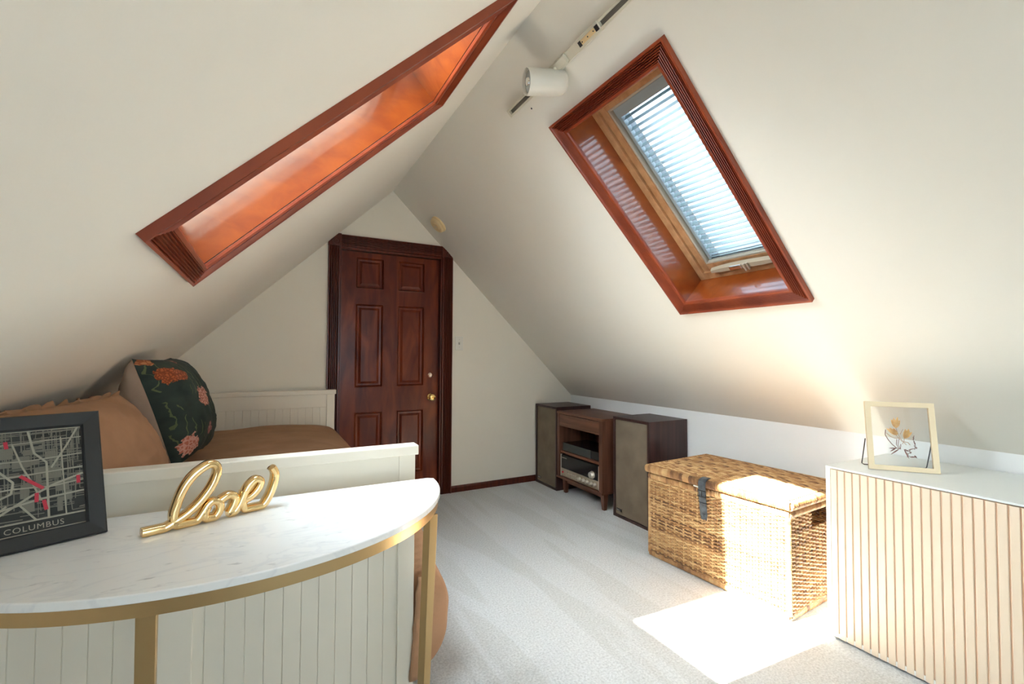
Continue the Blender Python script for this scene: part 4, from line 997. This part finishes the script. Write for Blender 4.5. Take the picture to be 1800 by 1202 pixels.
for A, B, sd2 in ((BK(0, 0, zt), BK(BWd, 0, zt), bV), (BK(BWd, 0, zt), BK(BWd, BDp, zt), bU), (BK(0, 0, zt), BK(0, BDp, zt), bU), (BK(0, BDp, zt), BK(BWd, BDp, zt), bV)):
    wrap(mb, A, B, 0.008, 0.013, sd2, p=0.0075)
mb.box(0.0, BWd, 0.0, BDp, 0.006, 0.012, fn=BK); mb.t += [0.3] * 8
mb.build('bottom_rim', M['wicker'], tkb, smooth=True, fix=False)
for a, d in ((0, 0), (BWd, 0), (BWd, BDp), (0, BDp)):
    mb = MB(); wrap(mb, BK(a, d, 0.02), BK(a, d, BHt - 0.03), 0.008, 0.008, bU); mb.build('corner_post', M['wicker'], tkb, smooth=True, fix=False)
# lid
LZ = BHt + 0.006
mb = MB(); ov = 0.014
def LD(a, d, z): return BK(a, d, z)
weave(mb, lambda a, b, o: LD(a - ov + 0.012, b - ov + 0.014, LZ + 0.040 + o * 0.7 + 0.012 * sin(pi * max(0, min(1, a / BWd))) * sin(pi * max(0, min(1, b / BDp)))), BWd + 2 * ov - 0.024, BDp + 2 * ov - 0.026, rows_p=0.0090, r=0.0044, st_p=0.042, sag=0.003)
lid = mb.build('lid', M['wicker'], tkb, smooth=True, fix=False)
mb = MB(); zl = LZ + 0.022
for A, B, sd2 in ((LD(-ov, -ov, zl), LD(BWd + ov, -ov, zl), bV), (LD(BWd + ov, -ov, zl), LD(BWd + ov, BDp + ov, zl), bU), (LD(-ov, -ov, zl), LD(-ov, BDp + ov, zl), bU), (LD(-ov, BDp + ov, zl), LD(BWd + ov, BDp + ov, zl), bV)):
    wrap(mb, A, B, 0.012, 0.019, sd2, p=0.0068, r=0.0037)
mb.build('lid_rim', M['wicker'], lid, smooth=True, fix=False)
mb = MB(); mb.box(0.0, BWd, 0.0, BDp, LZ + 0.030, LZ + 0.033, fn=LD); mb.t = [0.2] * 8; mb.build('lid_lining', M['wicker'], lid)
# strap: over the lid edge, through the buckle, down the front
sa = 0.385; sw2 = 0.021
path = [(0.012, LZ + 0.049), (0.000, LZ + 0.049), (-0.015, LZ + 0.046), (-0.030, LZ + 0.036), (-0.033, LZ + 0.015), (-0.030, LZ - 0.010), (-0.026, LZ - 0.055), (-0.020, LZ - 0.10), (-0.014, LZ - 0.145), (-0.012, LZ - 0.172)]
mb = MB(); v = []; f = []
for i, (d, z) in enumerate(path):
    sk = 0.004 * i * 0.6
    w = sw2 if i < len(path) - 1 else sw2 * 0.7
    v += [BK(sa - w - sk * 0.2, d, z), BK(sa + w - sk * 0.2, d, z)]
for i in range(len(path) - 1): f.append((2 * i, 2 * i + 1, 2 * i + 3, 2 * i + 2))
mb.add(v, f); st = mb.build('leather_strap', M['leather'], tkb, fix=False); st['label'] = 'black leather strap with a buckle'
md = st.modifiers.new('t', 'SOLIDIFY'); md.thickness = 0.004; md.offset = 0
mb = MB(); zb3 = LZ - 0.030; db = -0.036
mb.tube([BK(sa - 0.024, db, zb3 + 0.016), BK(sa + 0.024, db, zb3 + 0.016), BK(sa + 0.024, db, zb3 - 0.016), BK(sa - 0.024, db, zb3 - 0.016)], 0.0028, 8, closed=True)
mb.tube([BK(sa, db - 0.002, zb3 + 0.016), BK(sa, db - 0.003, zb3 - 0.018)], 0.002, 6); mb.build('buckle', M['badge'], st, smooth=True)
mb = MB(); mb.box(sa - 0.0205, sa + 0.0205, -0.028, -0.022, LZ - 0.092, LZ - 0.080, fn=BK); mb.build('keeper_loop', M['leather'], st, bevel=0.001)
mb = MB(); mb.lathe([(0, 0), (0.005, 0), (0.004, 0.003), (0, 0.0035)], BK(sa, -0.0165, LZ - 0.145), -bV, 14); mb.build('rivet', M['chrome'], st, smooth=True)
mb = MB(); mb.tube([BK(sa + 0.004, -0.016, LZ - 0.168), BK(sa + 0.012, -0.020, LZ - 0.176), BK(sa + 0.020, -0.018, LZ - 0.168), BK(sa + 0.018, -0.014, LZ - 0.155)], 0.0022, 6); mb.build('thread_loop', M['rope'], st, smooth=True)
mb = MB(); mb.tube([BK(sa - 0.065, -0.012, LZ - 0.004), BK(sa - 0.022, -0.022, LZ - 0.004)], 0.0045, 8); mb.build('closing_peg', M['white'], tkb, smooth=True)

# ------------------------------------------------------------------ fluted cabinet
FX, FY1, FY0, FZ = 2.158, 1.132, -0.42, 0.727
fc = empty('fluted_cabinet', (2.42, 0.36, 0), 'low white cabinet with pale peach vertical slats, at the right under the slope', 'cabinet')
mb = MB(); mb.box(FX - 0.003, XR - 0.012, FY0, FY1 + 0.001, FZ - 0.008, FZ); mb.build('top', M['dresstop'], fc, bevel=0.0015)
mb = MB(); mb.box(FX, XR - 0.015, FY1 - 0.018, FY1, 0.002, FZ - 0.008); mb.build('side_panel', M['dresside'], fc, bevel=0.001)
mb = MB(); mb.box(FX, XR - 0.015, FY0, FY0 + 0.018, 0.002, FZ - 0.008); mb.build('side_panel', M['dresside'], fc, bevel=0.001)
mb = MB(); mb.box(XR - 0.027, XR - 0.015, FY0 + 0.018, FY1 - 0.018, 0.01, FZ - 0.008); mb.build('back_panel', M['dresside'], fc)
mb = MB(); mb.box(FX, XR - 0.03, FY0 + 0.018, FY1 - 0.018, 0.01, 0.028); mb.build('bottom_panel', M['dresside'], fc)
mb = MB(); mb.box(FX + 0.0035, FX + 0.018, FY0 + 0.018, FY1 - 0.018, 0.010, FZ - 0.012); mb.build('door_backing', M['groove'], fc)
ptc = 0.0285; y = FY1 - 0.0195; k = 0
while y - ptc > FY0 + 0.018:
    mb = MB(); w = 0.0240
    mb.box(FX - 0.001, FX + 0.006, y - w, y, 0.008, FZ - 0.012); o = mb.build('slat', M['fluted'], fc, bevel=0.0022, seg=2); y -= ptc; k += 1

# ------------------------------------------------------------------ pressed-flower frame
GBL, GBR = Vector((2.253, 1.011, FZ + 0.001)), Vector((2.406, 0.830, FZ + 0.001)); GW, GH = 0.237, 0.284
fg = leaning(GBL, GBR, radians(9.5))
gf = empty('flower_frame', (GBL + GBR) / 2, 'pale gold glass frame holding pressed orange flowers on the fluted cabinet', 'picture frame')
ring([(0, -0.006), (0, 0.006), (0.020, 0.006), (0.020, -0.006)], 0, GW, 0, GH, fg, 'frame_bar', M['goldframe'], gf)
mb = MB(); mb.box(0.018, GW - 0.018, 0.018, GH - 0.018, -0.0030, -0.0018, fn=fg); mb.box(0.018, GW - 0.018, 0.018, GH - 0.018, 0.0018, 0.0030, fn=fg); mb.build('glass', glass_mat('picture_glass', (0.985, 0.99, 0.985), 0.12), gf)
# wire stand
P_ = lambda a, b, h: Vector(fg(a, b, h))
e_g = (GBR - GBL).normalized(); n_g = Vector((e_g.y, -e_g.x, 0)); n_g = -n_g if n_g.dot(CAM - GBL) < 0 else n_g
a0 = P_(-0.004, 0.125, -0.004); a1 = GBL - n_g * 0.075 + e_g * -0.004 + Vector((0, 0, 0.003)); b1 = GBL - n_g * 0.075 + e_g * (GW + 0.004 - 0.02) + Vector((0, 0, 0.003)); b0 = P_(GW + 0.004 - 0.02, 0.125, -0.004)
mb = MB(); mb.tube([a0, a0.lerp(a1, 0.95), a1 + e_g * 0.008, b1 - e_g * 0.008, b0.lerp(b1, 0.95), b0], 0.0022, 8); mb.build('wire_stand', M['wire'], gf, smooth=True)
# the pressed plant, traced in frame coordinates
def FQ(x, y):   # zoomed-photo coordinates -> frame coordinates
    u = (x - 270) / (1060 - 270) if False else None
def fpt(x, y):
    d = px_ray(1490 + x / 7.07, 690 + y / 7.07); n3 = (P_(0, 1, 0) - P_(0, 0, 0)).cross(P_(1, 0, 0) - P_(0, 0, 0)); o_ = P_(0, 0, 0)
    q = CAM + d * (n3.dot(o_ - CAM) / n3.dot(d)); w = q - o_
    return (w.dot(P_(1, 0, 0) - o_), w.dot(P_(0, 1, 0) - o_))
def leafshape(mb, a, b, wd):
    a = Vector((*fpt(*a), 0)); b = Vector((*fpt(*b), 0)); d = b - a; n2 = Vector((-d.y, d.x, 0)).normalized() * wd; pts = []
    K = 8
    for i in range(K + 1): t = i / K; w = sin(pi * t ** 0.8) ** 0.8; pts.append(a + d * t + n2 * w)
    for i in range(K - 1, 0, -1): t = i / K; w = sin(pi * t ** 0.8) ** 0.8; pts.append(a + d * t - n2 * w)
    mb.prism([(p.x, p.y) for p in pts], 2, -0.0012, 0.0008, fn=fg)
fl = [((600, 440), [(540, 330), (570, 310), (620, 300), (650, 340)], 'pressed_flower'), ((605, 530), [(480, 440), (520, 430), (570, 440), (600, 470)], 'pressed_flower'), ((705, 570), [(720, 450), (760, 450), (800, 490), (770, 470)], 'pressed_flower')]
for c_, tips, nm in fl:
    mb = MB()
    for i, tp in enumerate(tips): leafshape(mb, c_, tp, 0.0060)
    mb.build(nm, M['petal'], gf)
def strand2(mb, pts, r): mb.tube([Vector(fg(*fpt(*p), 0.0)) for p in pts], r, 5)
mb = MB()
strand2(mb, [(600, 440), (620, 500), (650, 560), (690, 610), (730, 650)], 0.0009); strand2(mb, [(605, 530), (640, 570), (680, 610)], 0.0009); strand2(mb, [(705, 570), (700, 600), (680, 640)], 0.0009)
strand2(mb, [(480, 500), (540, 550), (600, 570), (640, 560)], 0.001); strand2(mb, [(650, 520), (690, 450)], 0.0009); strand2(mb, [(700, 610), (750, 620), (775, 650)], 0.0012)
mb.build('pale_stem', M['stem2'], gf)
mb = MB()
strand2(mb, [(470, 460), (465, 520), (500, 580), (550, 640), (610, 690), (660, 700)], 0.0016); strand2(mb, [(610, 580), (605, 640), (640, 700)], 0.0012); strand2(mb, [(640, 570), (625, 640), (655, 700)], 0.0010); strand2(mb, [(660, 640), (655, 700)], 0.0012)
for a, b in (((640, 700), (535, 770)), ((620, 690), (510, 690)), ((600, 690), (530, 730)), ((770, 800), (860, 800)), ((700, 700), (765, 820)), ((830, 780), (862, 815))): leafshape(mb, a, b, 0.0022)
rq = random.Random(3)
spine = [(825, 530), (815, 590), (835, 640), (850, 690), (800, 700), (760, 720), (720, 710), (790, 740), (740, 770), (760, 800)]
for i in range(len(spine) - 1):
    strand2(mb, [spine[i], spine[i + 1]], 0.0007)
    for k in range(7):
        t_ = rq.random(); x = spine[i][0] * (1 - t_) + spine[i + 1][0] * t_ + rq.uniform(-14, 14) * min(1, 0.3 + i * 0.2); yv = spine[i][1] * (1 - t_) + spine[i + 1][1] * t_ + rq.uniform(-12, 12)
        c3 = fpt(x, yv); r_ = rq.uniform(0.0010, 0.0019); mb.prism([(c3[0] + r_ * cos(q * pi / 3), c3[1] + r_ * sin(q * pi / 3)) for q in range(6)], 2, -0.0012, 0.0010, fn=fg)
mb.build('brown_sprig', M['stem'], gf)
